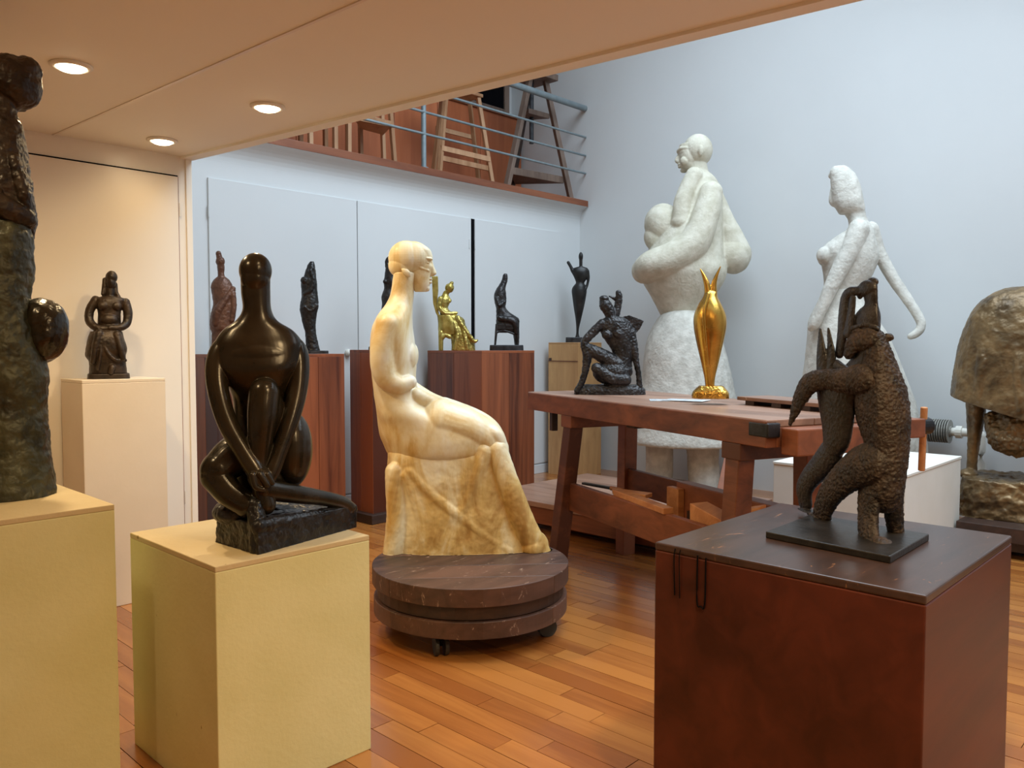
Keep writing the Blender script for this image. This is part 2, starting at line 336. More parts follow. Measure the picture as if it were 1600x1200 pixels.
# floor: boards running towards the back wall
floor = structure(B().box(-2.6, 6.6, -3.1, 7.1, -0.12, -0.018).obj('floor', SUB))
BW, GAP = 0.088, 0.0022
boards = []
xi = -2.5
while xi < XR - 0.01:
    yy = -3.0 - random.random() * 0.9
    while yy < Y2:
        L = random.choice((0.62, 0.78, 0.94, 1.10)); y0, y1 = max(yy, -3.0), min(yy + L, Y2)
        if y1 - y0 > 0.05: boards.append((xi, y0, y1, L if (y1 - y0) > L - 1e-6 else None))
        yy += L
    xi += BW
def board_score(b):
    best = 0
    for t in (0.1, 0.5, 0.9):
        p = (b[0] + BW / 2, b[1] + (b[2] - b[1]) * t, 0)
        if (np.array(p) - EYEP) @ FW < 0.6: continue
        u, v, d = proj(p)
        if -60 < u < 1660 and v < 1290:
            if 1.70 < p[0] < 2.42 and 0.48 < p[1] < 1.14: continue
            best = max(best, 1 / d)
    return best
boards.sort(key=board_score, reverse=True)
pm = {}
far = B()
for i, (x, y0, y1, L) in enumerate(boards):
    if i < 300:
        k = L or round(y1 - y0, 3)
        if k not in pm:
            o = B().box(0, BW - GAP, 0, k - GAP, -0.02, 0).obj('plank', OAK, floor, bevel=0.0)
            pm[k] = o.data
        else:
            o = bpy.data.objects.new('plank', pm[k]); COL.objects.link(o); o.parent = floor
        o.location = (x, y0, random.uniform(-0.0007, 0.0004))
    else: far.box(x, x + BW - GAP, y0, y1 - GAP, -0.02, 0)
far.obj('floor_boards', OAK_I, floor)['kind'] = 'stuff'
# walls
structure(B().box(-2.6, XE, Y1, Y1 + 0.12, 0, CZ).box(XE - 0.12, XE, Y1 + 0.12, Y2 + 0.1, 0, CZ).obj('wall_left', CREAM))
wb = structure(B().box(XE, XR, Y2, Y2 + 0.12, 0, 2.62).obj('wall_back', WHITE))
structure(B().box(XR, XR + 0.15, -3.1, 7.1, -0.1, 5.6).obj('wall_right', WHITE))
structure(B().box(-2.6, XR, -3.1, -3.0, -0.1, 5.6).obj('wall_front', WHITE))
structure(B().box(-2.7, -2.6, -3.1, 7.1, -0.1, 5.6).obj('wall_side', WHITE))
structure(B().box(-2.6, XR, 6.22, 6.34, 2.6, 5.6).obj('wall_upper', WHITE))
r = B()
for q in ((-2.6, 3.0, -3.1, 7.1), (6.0, XR, -3.1, 7.1), (3.0, 6.0, -3.1, -1.3), (3.0, 6.0, 4.5, 7.1)): r.box(*q, 5.45, 5.6)
structure(r.obj('roof', WHITE))
structure(B().box(3.0, 6.0, -1.3, -1.22, 5.45, 5.6).box(3.0, 6.0, 4.42, 4.5, 5.45, 5.6).obj('window_1', STEEL))
# mezzanine we stand under
c = B(); c.prism([(-2.6, -3.0), (edge_x(-3.0), -3.0), (edge_x(Y1), Y1), (XE, 6.22), (-2.6, 6.22)], CZ, 2.60)
ceil = structure(c.obj('ceiling', CEIL))
def strip(name, xoff0, xoff1, z0, z1, mat, slope=0.127, x0=2.0):
    f = lambda y, o: x0 + (4.33 - y) * slope + o
    return B().hexa([(f(-3, xoff0), -3, z0), (f(-3, xoff1), -3, z0), (f(Y1, xoff1), Y1, z0), (f(Y1, xoff0), Y1, z0), (f(-3, xoff0), -3, z1), (f(-3, xoff1), -3, z1), (f(Y1, xoff1), Y1, z1), (f(Y1, xoff0), Y1, z1)]).obj(name, mat, ceil)
strip('edge_board', -0.055, 0.012, CZ - 0.012, 2.62, CEIL)
strip('joint_strip', -0.006, 0.006, CZ - 0.004, CZ + 0.01, CREAM, 0.054, 1.325)
# left wall: flush cupboard door with hair-line joints, base board, corner bead
d1 = structure(B().box(0.55, 1.925, Y1 - 0.008, Y1 + 0.005, 0.20, 2.155).obj('door_1', CREAM))
B().box(0.55, 1.925, Y1 - 0.0085, Y1 + 0.002, 2.155, 2.162).obj('top_joint', DARKGAP, d1)
B().box(1.925, 1.9275, Y1 - 0.0082, Y1 + 0.002, 0.20, 2.155).obj('side_joint', LEDGE, d1); B().box(0.55, 1.925, Y1 - 0.0082, Y1 + 0.002, 0.195, 0.20).obj('bottom_joint', DARKGAP, d1)
for z in (0.42, 1.98): B().cyl((1.932, Y1 - 0.010, z - 0.035), (1.932, Y1 - 0.010, z + 0.035), 0.0035, n=10).obj('hinge', CREAM, d1)
structure(B().box(-2.6, XE + 0.004, Y1 - 0.016, Y1, 0, 0.075).obj('baseboard_left', CREAM, bevel=0.003))
structure(B().box(XE - 0.03, XE + 0.004, Y1 - 0.008, Y1 + 0.1, 0.075, CZ).obj('trim_1', CREAM, bevel=0.003))
# back wall: four cupboard doors, cove, wooden floor edge of the upper level
door_px = [(325, 557), (557, 735), (740, 872)]
for i, (a, b_) in enumerate(door_px):
    xa, xb = ony(a, 400, Y2)[0], ony(b_, 400, Y2)[0]; zt = 2.375
    d = structure(B().box(xa + 0.004, xb - 0.004, Y2 - 0.014, Y2, 0.10, zt).obj('door_%d' % (i + 2), WHITE, bevel=0.002))
    hz = (0.35, 2.15)
    for z in hz: B().cyl(((xa if i != 1 else xb - 0.03) + 0.004, Y2 - 0.016, z - 0.04), ((xa if i != 1 else xb - 0.03) + 0.004, Y2 - 0.016, z + 0.04), 0.006, n=8).obj('hinge', WHITE, d)
    if i == 1:
        B().box(xb - 0.0045, float(ony(740, 400, Y2)[0]) + 0.0045, Y2 - 0.004, Y2 + 0.001, 0.10, zt).obj('dark_gap', DARKGAP, d)['label'] = 'black strip painting the shade where a door stands ajar'  # strip coloured black for the unlit inside seen between the doors
    if i == 0:
        kx = ony(541, 549, Y2)[0]
        B().lathe((kx, Y2 - 0.03, 1.195), [(0.002, -0.028), (0.02, -0.022), (0.028, 0), (0.02, 0.022), (0.002, 0.028)], 14).box(kx - 0.008, kx + 0.008, Y2 - 0.03, Y2 - 0.01, 1.187, 1.203).obj('knob', PLINTH, d, smooth=True)
structure(B().box(XE, XR, Y2 - 0.02, Y2, 0, 0.085).obj('baseboard_back', WHITE, bevel=0.003))
prof = [(Y2 + 0.02, 2.495), (Y2 - 0.0006, 2.495)] + [(Y2 - 0.0006 - 0.113 * (1 - math.cos(t)), 2.505 + 0.147 * math.sin(t)) for t in np.linspace(0.0, math.pi / 2, 9)] + [(Y2 + 0.02, 2.652)]
n = len(prof); cv = B(); cv.add([(XE, y, z) for y, z in prof] + [(XR, y, z) for y, z in prof], [list(range(n)), list(range(n, 2 * n))[::-1]] + [(i, n + i, n + (i + 1) % n, (i + 1) % n) for i in range(n)])
structure(cv.obj('trim_2', WHITE))
YL = Y2 - 0.115
structure(B().box(XE, XR - 0.01, YL, 6.22, 2.652, 2.712).obj('upper_floor', LEDGE, bevel=0.003))

# ------------------------------------------------------------------ recessed ceiling spots
def spot(x, y, label, SPOT_W):
    t = thing('ceiling_spot', label, 'spotlight', (x, y, CZ - 0.004), 'recessed spots in the low ceiling')
    B().lathe((x, y, CZ - 0.006), [(0.050, 0.006), (0.072, 0.006), (0.072, 0.001), (0.064, -0.004), (0.056, -0.006), (0.050, -0.002)], 32).obj('ring', CEIL, t, smooth=True)
    B().lathe((x, y, CZ - 0.010), [(0.002, 0.009), (0.052, 0.009), (0.052, 0.0), (0.040, -0.008), (0.024, -0.013), (0.002, -0.015)], 32).obj('lamp', LAMP, t, smooth=True)
    d = bpy.data.lights.new('spot_beam', 'SPOT'); d.energy = SPOT_W; d.color = (1.0, 0.75, 0.42); d.spot_size = math.radians(172); d.spot_blend = 1.0; d.shadow_soft_size = 0.05
    o = bpy.data.objects.new('spot_beam', d); COL.objects.link(o); o.location = (0, 0, -0.04); o.parent = t
for x, y, w_, l in ((1.05, 3.22, 62, 'recessed ceiling spot nearest the tall green bronze figure'), (1.729, 4.05, 6, 'recessed ceiling spot closest to the cream wall'), (1.80, 3.16, 48, 'recessed ceiling spot nearest the ceiling edge'),
                (1.2, 1.35, 12, 'recessed ceiling spot above the photographer'), (1.2, 0.3, 115, 'recessed ceiling spot behind the photographer'), (1.2, -0.8, 165, 'recessed ceiling spot over the entrance'), (0.28, 2.3, 26, 'added unseen ceiling spot brightening the yellowed pedestals from the left')):  # last spot is added out of view, brightening the yellowed pedestal's left face
    spot(x, y, l, w_)

# ------------------------------------------------------------------ upper level
pw = thing('panelled_cupboard', 'long reddish wood panelled cupboard on the upper level', 'cupboard', (4.5, 6.1, 2.712))
ZP = float(ony(712, 154, 6.05)[2])
xs = [2.2] + [float(ony(p, 200, 6.05)[0]) for p in (463, 540, 616, 684, 751)] + [XR - 0.02]
for i in range(len(xs) - 1): B().box(xs[i] + 0.003, xs[i + 1] - 0.003, 6.05, 6.07, 2.72, ZP - 0.03).obj('panel', PANEL, pw, bevel=0.003)
B().box(2.2, XR - 0.02, 6.07, 6.21, 2.712, ZP - 0.03).obj('carcass', DARKWOOD, pw)
B().box(2.2, XR - 0.01, 6.03, 6.21, ZP - 0.03, ZP).obj('top_board', LEDGE, pw)
# dark framed picture standing on the cupboard
fx0, fx1 = float(ony(722, 150, 6.15)[0]), float(ony(793, 150, 6.15)[0])
pf = thing('framed_panel', 'dark panel in a brown wooden frame standing on the upper cupboard', 'frame', ((fx0 + fx1) / 2, 6.15, ZP))
B().box(fx0 + 0.06, fx1 - 0.06, 6.14, 6.16, ZP + 0.06, ZP + 0.70).obj('dark_panel', DARKGAP, pf)
for q in ((fx0, fx0 + 0.07, ZP, ZP + 0.76), (fx1 - 0.07, fx1, ZP, ZP + 0.76), (fx0 + 0.07, fx1 - 0.07, ZP, ZP + 0.07), (fx0 + 0.07, fx1 - 0.07, ZP + 0.69, ZP + 0.76)):
    B().box(q[0], q[1], 6.12, 6.17, q[2], q[3]).obj('frame_bar', STANDWOOD, pf, bevel=0.004)
# railing
YRL = YL + 0.05
rl = thing('railing', 'grey steel railing with thin rods along the upper level edge', 'railing', (4.4, YRL, 2.712))
px_ = float(ony(662, 220, YRL)[0]); zh = float(ony(903, 166, YRL)[2])
for pxx in (px_, px_ - 1.55):
    B().cyl((pxx, YRL, 2.712), (pxx, YRL, zh), 0.021, n=16).cyl((pxx, YRL, 2.712), (pxx, YRL, 2.72), 0.04, n=16).obj('post', STEEL, rl, smooth=False)
B().cyl((2.2, YRL, zh), (XR - 0.005, YRL, zh), 0.030, n=18).obj('handrail', STEEL, rl)
for py in (212, 241, 269):
    z = float(ony(903, py, YRL)[2]); B().cyl((2.2, YRL - 0.012, z), (XR - 0.01, YRL - 0.012, z), 0.0105, n=10).obj('rod', STEEL, rl)
def U(cx, cy, y): return ony(cx / 2.963 + 380, cy / 2.963 + 90, y)
def at_floor(cx, y): p = U(cx, 300, y); return (float(p[0]), y, 2.712)
ZU = 2.712
# tall pale stool
def slim(name, root, a, b_, w, mat): return B().beam(tuple(a), tuple(b_), w, w).obj(name, mat, root, bevel=0.003)
st = thing('tall_stool', 'tall pale wooden stool behind the railing beside the grey stand', 'stool', at_floor(1020, 5.6))
zt = float(U(1020, 172, 5.5)[2])
def atz(cx, y, z): p = U(cx, 300, y); return (float(p[0]), y, z)
slim('leg', st, atz(905, 5.42, ZU), atz(942, 5.46, zt), 0.036, LIGHTWOOD); slim('leg', st, atz(870, 5.80, ZU), atz(922, 5.68, zt), 0.036, LIGHTWOOD)
slim('leg', st, atz(1158, 5.42, ZU), atz(1088, 5.46, zt), 0.036, LIGHTWOOD); slim('leg', st, atz(1098, 5.80, ZU), atz(1050, 5.68, zt), 0.036, LIGHTWOOD)
a0, a1 = atz(925, 5.44, 0)[0], atz(1108, 5.44, 0)[0]
B().box(a0 - 0.02, a1 - 0.0, 5.43, 5.70, zt, zt + 0.03).obj('seat', LIGHTWOOD, st, bevel=0.004)
for cz, yq in ((445, 5.42), (490, 5.44)):
    z = float(U(1030, cz, yq)[2]); B().beam(atz(916, yq, z), atz(1142, yq, z), 0.02, 0.045).obj('stretcher', LIGHTWOOD, st)
B().beam(atz(893, 5.74, ZU + .55), atz(1072, 5.74, ZU + .55), 0.02, 0.04).obj('stretcher', LIGHTWOOD, st)
# low chair
ch = thing('wooden_chair', 'weathered pale wooden chair with curved rail behind the railing post', 'chair', at_floor(580, 5.6))
z2 = float(U(580, 300, 5.6)[2])
for cx0, cy, cx1, yq, top in ((487, 0, 490, 5.40, 0.52), (545, 0, 540, 5.75, 0.62), (702, 0, 672, 5.45, 0.72), (652, 0, 640, 5.78, 0.70)):
    slim('leg', ch, atz(cx0, yq, ZU), atz(cx1, yq, ZU + top), 0.034, LIGHTWOOD)
B().beam(atz(488, 5.42, ZU + .36), atz(690, 5.44, ZU + .38), 0.025, 0.05).obj('seat_rail', LIGHTWOOD, ch)
B().tube([atz(545, 5.75, ZU + .58), atz(600, 5.72, ZU + .66), atz(668, 5.46, ZU + .62)], 0.022).obj('back_rail', LIGHTWOOD, ch)
sx = [atz(495, 5.42, 0)[0], atz(690, 5.46, 0)[0], atz(648, 5.76, 0)[0], atz(545, 5.74, 0)[0]]
B().prism([(sx[0], 5.42), (sx[1], 5.46), (sx[2], 5.76), (sx[3], 5.74)], ZU + .38, ZU + .41).obj('seat', LIGHTWOOD, ch)
# second low stool further left
s2 = thing('small_stool', 'small pale wooden stool at the ceiling edge on the upper level', 'stool', at_floor(400, 5.5))
z3 = ZU + 0.36
for cx, yq in ((310, 5.40), (425, 5.40), (265, 5.72), (380, 5.72)): slim('leg', s2, atz(cx, yq, ZU), atz(cx, yq, z3), 0.034, LIGHTWOOD)
B().prism([(atz(300, 5.4, 0)[0], 5.38), (atz(435, 5.4, 0)[0], 5.38), (atz(390, 5.72, 0)[0], 5.74), (atz(255, 5.72, 0)[0], 5.74)], z3, z3 + 0.035).obj('seat', LIGHTWOOD, s2)
# modelling stand
ms = thing('modelling_stand', 'grey brown three legged modelling stand by the white wall', 'stand', at_floor(1380, 5.45))
zt = float(U(1370, 100, 5.40)[2])
cX = atz(1368, 5.42, 0)[0]
B().beam(atz(1215, 5.42, ZU), (cX - 0.13, 5.42, zt), 0.06, 0.045).obj('leg', STANDWOOD, ms, bevel=0.004)
B().beam(atz(1520, 5.28, ZU), (cX + 0.08, 5.40, zt), 0.06, 0.045).obj('leg', STANDWOOD, ms, bevel=0.004)
B().beam((cX - 0.05, 5.78, ZU), (cX - 0.02, 5.52, zt), 0.055, 0.045).obj('leg', DARKWOOD, ms, bevel=0.004)
B().box(cX - 0.30, cX + 0.16, 5.30, 5.62, zt, zt + 0.06).obj('turntable_top', STANDWOOD, ms, bevel=0.006)
z = float(U(1350, 270, 5.42)[2]); B().prism([(cX - 0.17, 5.40), (cX + 0.12, 5.38), (cX - 0.03, 5.64)], z, z + 0.05).obj('shelf', STANDWOOD, ms, bevel=0.004)
z = float(U(1350, 560, 5.38)[2]); xa, xb = atz(1240, 5.40, 0)[0], atz(1485, 5.33, 0)[0]
B().prism([(xa, 5.40), (xb, 5.33), (cX - 0.03, 5.72)], z, z + 0.07).obj('shelf', STANDWOOD, ms, bevel=0.004)
B().cyl((cX - 0.04, 5.48, zt - 0.62), (cX - 0.04, 5.48, zt), 0.022, n=14).obj('screw', IRON, ms)

# ------------------------------------------------------------------ pedestals
def pedestal(name, label, x0, x1, y0, y1, h, mat, topmat=None, lip=0.0, bevel=0.0025, group=None):
    t = thing(name, label, 'pedestal', ((x0 + x1) / 2, (y0 + y1) / 2, 0), group)
    B().box(x0, x1, y0, y1, 0, h - 0.016).obj('body', mat, t, bevel=bevel)
    B().box(x0 - lip, x1 + lip, y0 - lip, y1 + lip, h - 0.016, h).obj('top', topmat or mat, t, bevel=bevel)
    return t
H1, H2, HR = 0.80, 0.67, 0.75
p = onz(179, 788, H1); pedestal('pedestal', 'tall yellowed pedestal under the tall green bronze at the left edge', p[0] - 0.62, p[0], p[1], p[1] + 0.60, H1, YELLOW, TANTOP)
p = onz(336, 886, H2); q = onz(577, 836, H2); r_ = onz(210, 831, H2)
pedestal('pedestal', 'yellowed cream pedestal carrying the sitting smooth bronze figure', p[0], q[0], (p[1] + q[1]) / 2, r_[1], H2, YELLOW, TANTOP)
pedestal('pedestal', 'slim cream white pedestal standing against the cream wall', 1.315, 1.70, 4.0, 4.29, 1.09, CREAMPED)
C4 = [onz(x, y, HR) for x, y in ((1028, 850), (1458, 930), (1572, 838), (1215, 783))]
bx0, bx1 = (C4[0][0] + C4[1][0]) / 2, (C4[2][0] + C4[3][0]) / 2; by0, by1 = (C4[1][1] + C4[2][1]) / 2, (C4[0][1] + C4[3][1]) / 2
t = thing('pedestal', 'big dark red wooden box pedestal under the bear bronze', 'pedestal', ((bx0 + bx1) / 2, (by0 + by1) / 2, 0))
B().box(bx0, bx1, by0, by1, 0, HR - 0.02).obj('body', MAHOG, t, bevel=0.004); B().box(bx0, bx1, by0, by1, HR - 0.02, HR).obj('top', MAHOGTOP, t, bevel=0.004)
wv = []   # loop of dark cord hanging over the edge onto the face
for pxa, pya, pxb, pyb in ((1054, 862, 1054, 930), (1062, 864, 1062, 935), (1090, 868, 1089, 940), (1103, 872, 1101, 945)):
    a_, b_ = onx(pxa, pya, bx0 - 0.003), onx(pxb, pyb, bx0 - 0.003); wv.append((a_, b_))
cd = thing('cord', 'thin black cord looped over the edge of the dark red box', 'cord', wv[0][0])
B().tube([wv[0][0] + [0.03, 0, 0.0], wv[0][0], wv[0][1]], 0.0016, 6).obj('strand', DARKGAP, cd)
B().tube([wv[1][0] + [0.03, 0, 0.0], wv[1][0], wv[1][1]], 0.0012, 6).obj('strand', DARKGAP, cd)
B().tube([wv[2][0], wv[2][1], (wv[2][1] + wv[3][1]) / 2 - [0, 0, 0.008], wv[3][1], wv[3][0]], 0.0018, 6).obj('loop', DARKGAP, cd)
def plank_pedestal(label, x0, x1, y0, y1, h, ny, nx, plinth=0.0, topmat=None):
    t = thing('plank_pedestal', label, 'pedestal', ((x0 + x1) / 2, (y0 + y1) / 2, 0), 'red plank pedestals by the back wall'); th = 0.02
    B().box(x0 + 0.004, x1 - 0.004, y0 + 0.004, y1 - 0.004, 0, h - 0.02).obj('core', DARKWOOD, t)
    for i in range(nx):
        a, b_ = x0 + (x1 - x0) * i / nx, x0 + (x1 - x0) * (i + 1) / nx
        B().box(a + 0.0012, b_ - 0.0012, y0, y0 + th, 0, h - 0.02).obj('plank', REDWOOD, t, bevel=0.002)
        B().box(a + 0.0012, b_ - 0.0012, y1 - th, y1, 0, h - 0.02).obj('plank', REDWOOD, t, bevel=0.002)
    for i in range(ny):
        a, b_ = y0 + (y1 - y0) * i / ny, y0 + (y1 - y0) * (i + 1) / ny
        B().box(x0, x0 + th, a + 0.0012, b_ - 0.0012, 0, h - 0.02).obj('plank', REDWOOD, t, bevel=0.002)
        B().box(x1 - th, x1, a + 0.0012, b_ - 0.0012, 0, h - 0.02).obj('plank', REDWOOD, t, bevel=0.002)
    B().box(x0, x1, y0, y1, h - 0.02, h).obj('top', topmat or REDWOOD, t, bevel=0.002)
    if plinth: B().box(x0 - plinth, x1 + plinth, y0 - plinth, y1 + plinth, 0, 0.065).obj('plinth', DARKWOOD, t, bevel=0.004)
    return t
HA, HM, HB = 1.195, 1.22, 1.21
plank_pedestal('wide red plank pedestal under the terracotta torso, behind the sitting bronze', 2.345, 3.169, 4.60, 5.10, HA, 3, 4)
plank_pedestal('narrow dark red pedestal on a plinth, half hidden behind the plaster woman', 3.40, 3.78, 4.60, 4.87, HM, 2, 2, 0.05)
plank_pedestal('red plank pedestal carrying the golden seated lady', 4.37, 4.98, 4.50, 5.15, HB, 2, 2)
# plywood crate
cr = thing('crate', 'tall narrow pale plywood crate in the corner behind the bench', 'crate', (6.08, 4.96, 0))
HC = 1.28
B().box(5.90, 6.26, 4.78, 5.15, 0, HC - 0.015).obj('body', CRATE, cr, bevel=0.003)
B().box(5.90, 6.26, 4.78, 5.15, HC - 0.015, HC).obj('lid', CRATE, cr, bevel=0.003)
for z in (0.62, 1.10): B().box(5.894, 6.0, 4.785, 5.145, z, z + 0.006).obj('joint', BENCH, cr)
B().box(5.895, 5.905, 5.11, 5.14, 1.10, 1.13).obj('knot', DARKWOOD, cr)
# white plinth behind the bear
HW = 0.57
a_, b_, c_ = onz(1212, 720, HW), onz(1421, 744, HW), onz(1494, 712, HW)
pedestal('pedestal', 'low white plinth behind the bear and the wooden bench', (a_[0] + b_[0]) / 2, c_[0], (b_[1] + c_[1]) / 2, a_[1], HW, PLINTH, lip=0.004)
# low red platform behind the bench
a_, b_ = onz(809, 776, 0.2), onz(885, 796, 0.2); c_ = onz(875, 747, 0.2)
lp = thing('low_platform', 'low red brown wooden platform on the floor behind the bench', 'platform', ((a_[0] + 5.2) / 2, 3.6, 0))
lx0, ly1 = (a_[0] + b_[0]) / 2, c_[1]
for i in range(4): B().box(lx0 + 0.30 * i + 0.001, lx0 + 0.30 * i + 0.299, 2.5, ly1, 0.165, 0.2).obj('board', BENCHTOP, lp, bevel=0.003)
B().box(lx0 + 0.02, lx0 + 1.18, 2.52, ly1 - 0.02, 0.05, 0.165).obj('frame', BENCH, lp, bevel=0.003)
for x in (lx0 + 0.06, lx0 + 1.08):
    for y in (2.56, ly1 - 0.12): B().box(x, x + 0.06, y, y + 0.06, 0, 0.05).obj('foot', DARKWOOD, lp)

# ------------------------------------------------------------------ turntable
ZT = 0.30
tc = np.array([2.43, 2.575]); R = 0.432
tt = thing('turntable', 'round worn wooden turntable on casters under the plaster woman', 'turntable', (tc[0], tc[1], 0))
def disc_strip(x0, x1, r, z0, z1):
    k = 14; P = []
    xs_ = np.linspace(x0, x1, k)
    top = [(x, math.sqrt(max(r * r - x * x, 0))) for x in xs_]; bot = [(x, -math.sqrt(max(r * r - x * x, 0))) for x in xs_[::-1]]
    pts = []
    for q in top + bot:
        if not pts or (abs(q[0] - pts[-1][0]) + abs(q[1] - pts[-1][1])) > 1e-4: pts.append(q)
    if abs(pts[0][0] - pts[-1][0]) + abs(pts[0][1] - pts[-1][1]) < 1e-4: pts.pop()
    return pts
ang = math.radians(48); ca, sa = math.cos(ang), math.sin(ang)
def discs(name, r, z0, z1, cuts, mat):
    for a, b_ in zip(cuts[:-1], cuts[1:]):
        poly = [(tc[0] + x * ca - y * sa, tc[1] + x * sa + y * ca) for x, y in disc_strip(a * r + 0.0012, b_ * r - 0.0012, r, z0, z1)]
        B().prism(poly, z0, z1 - random.uniform(0.0, 0.0015)).obj(name, mat, tt, bevel=0.003)
cuts = [-0.999, -0.62, -0.2, 0.22, 0.64, 0.999]
discs('top_board', R, ZT - 0.075, ZT, cuts, TURN)
B().lathe((tc[0], tc[1], 0), [(R * 0.93, 0.165), (R * 0.95, 0.17), (R * 0.95, 0.22), (R * 0.93, 0.224)], 48).obj('bearing_ring', DARKWOOD, tt)
discs('lower_board', R * 0.985, 0.095, 0.165, cuts, TURN)
for k in range(4):
    a = math.radians(206 + 90 * k); cx, cy = tc[0] + math.cos(a) * R * 0.80, tc[1] + math.sin(a) * R * 0.80
    w = B().box(cx - 0.03, cx + 0.03, cy - 0.03, cy + 0.03, 0.085, 0.095).obj('caster_bracket', IRON, tt)
    for s_ in (-0.02, 0.02):
        o_ = np.array([-math.sin(a + 0.6), math.cos(a + 0.6)]) * s_; ax = np.array([-math.sin(a + 0.6), math.cos(a + 0.6)]) * 0.008
        B().cyl((cx + o_[0] - ax[0], cy + o_[1] - ax[1], 0.042), (cx + o_[0] + ax[0], cy + o_[1] + ax[1], 0.042), 0.042, n=20).obj('caster_wheel', RUBBER, w, bevel=0.003)
    B().beam((cx, cy, 0.04), (cx, cy, 0.09), 0.014, 0.014).obj('caster_fork', IRON, w)

# ------------------------------------------------------------------ work bench
HBN = 0.96
fl = onz(825, 612, HBN); uD = np.array([-0.37, -0.93]); uD /= np.linalg.norm(uD); vD = np.array([-uD[1], uD[0]])
vD = np.array([0.929, -0.370]); LB, WB = 2.14, 0.74
TB = Matrix(((-vD[0] * 0 + vD[0], -uD[0], 0, fl[0]), (vD[1], -uD[1], 0, fl[1]), (0, 0, 1, 0), (0, 0, 0, 1)))   # local x = depth v, local y = -u
bn = thing('work_bench', 'heavy reddish wooden work bench with splayed legs and end vise', 'bench', (fl[0], fl[1], 0))
def bb(name, x0, x1, u0, u1, z0, z1, mat=BENCH, bevel=0.004, parent=None): return B(TB).box(x0, x1, -u1, -u0, z0, z1).obj(name, mat, parent or bn, bevel=bevel)
def bbeam(name, a, b_, w, h, mat=BENCH): return B(TB).beam((a[0], -a[1], a[2]), (b_[0], -b_[1], b_[2]), w, h, (1, 0, 0)).obj(name, mat, bn, bevel=0.004)
for i in range(3): bb('top_board', WB / 3 * i, WB / 3 * (i + 1) - 0.002, 0, LB, HBN - 0.03, HBN, BENCHTOP)
bb('apron', -0.004, 0.05, 0.004, LB, HBN - 0.11, HBN - 0.004); bb('apron', WB - 0.05, WB, 0.004, LB, HBN - 0.11, HBN - 0.03)
bb('end_board', 0.05, WB - 0.05, 0.0, 0.05, HBN - 0.11, HBN - 0.03); bb('end_board', 0.05, WB - 0.05, LB - 0.05, LB, HBN - 0.11, HBN - 0.03)
for u0, sp in ((0.50, -0.04), (1.93, 0.03)):
    bb('cross_beam', 0.0, WB, u0 - 0.06, u0 + 0.06, HBN - 0.18, HBN - 0.11)
    bbeam('leg', (-0.03, u0 + sp, 0), (0.05, u0 - 0.0, HBN - 0.17), 0.085, 0.085); bbeam('leg', (0.42, u0 + sp * .5, 0), (0.42, u0, HBN - 0.17), 0.085, 0.085)
tray = bb('tray_front', 0.015, 0.05, 0.44, 2.02, 0.30, 0.46); bb('tray_back', 0.40, 0.435, 0.44, 2.02, 0.38, 0.52)
bb('tray_bottom', 0.05, 0.40, 0.50, 1.96, 0.34, 0.36)
bb('bar', 0.10, 0.14, 0.10, 0.14, HBN - 0.24, HBN - 0.10, DARKWOOD); bb('drawer_runner', 0.10, 0.30, 0.98, 1.06, HBN - 0.14, HBN - 0.11, DARKWOOD)
# iron corner and end vise with screw and wooden handle
B(TB).box(-0.006, 0.06, -LB - 0.012, -LB + 0.10, HBN - 0.07, HBN - 0.012).obj('iron_corner', IRON, bn, bevel=0.006)
B(TB).box(0.06, 0.60, -LB - 0.10, -LB - 0.012, HBN - 0.135, HBN - 0.03).obj('vise_jaw', BENCH, bn, bevel=0.006)
vb = B(TB).box(0.60, 0.815, -LB - 0.06, -LB + 0.10, HBN - 0.10, HBN - 0.02).obj('vise_block', BENCH, bn, bevel=0.005)
ZV = 0.895
B(TB).cyl((0.79, -LB + 0.04, ZV), (0.93, -LB + 0.04, ZV), 0.026, n=18).obj('vise_screw', IRON, vb)
B(TB).cyl((0.89, -LB + 0.04, ZV), (0.955, -LB + 0.04, ZV), 0.038, n=18).obj('vise_hub', IRON, vb, bevel=0.004)
B(TB).cyl((0.915, -LB + 0.03, ZV + 0.085), (0.933, -LB + 0.05, ZV - 0.20), 0.015, n=14).obj('vise_handle', ORANGEW, vb, bevel=0.004)
def bench_at(px, v):
    best = min(np.linspace(0, LB, 400), key=lambda u: abs(proj(local(v, u, HBN))[0] - px)); p = local(v, best, HBN); return np.array(p)
# tools lying in the tray and things on the bench
def local(v, u, z): p = TB @ Vector((v, -u, z)); return p
def small(name, label, cat, v, u, z, build, group=None):
    t = thing(name, label, cat, local(v, u, z), group); build(t); return t
def sq(t):
    B(TB).prism([(0.05, -0.93), (0.09, -0.86), (0.20, -1.08), (0.13, -1.12)], 0.462, 0.484).obj('arm', ORANGEW, t, bevel=0.003)
    B(TB).beam((0.07, -0.95, 0.475), (0.03, -1.46, 0.473), 0.03, 0.055, (1, 0, 0)).obj('arm', ORANGEW, t, bevel=0.003)
small('wooden_bracket', 'orange wooden bracket lying across the front board of the bench tray', 'tool', 0.08, 1.0, 0.46, sq)
small('timber_block', 'long dark timber block lying at the back of the bench tray', 'timber', 0.36, 1.6, 0.36, lambda t: B(TB).box(0.30, 0.38, -1.92, -1.15, 0.36, 0.545).obj('timber', BENCH, t, bevel=0.005) and B(TB).box(0.26, 0.30, -1.22, -1.12, 0.36, 0.52).obj('end_block', ORANGEW, t, bevel=0.004))
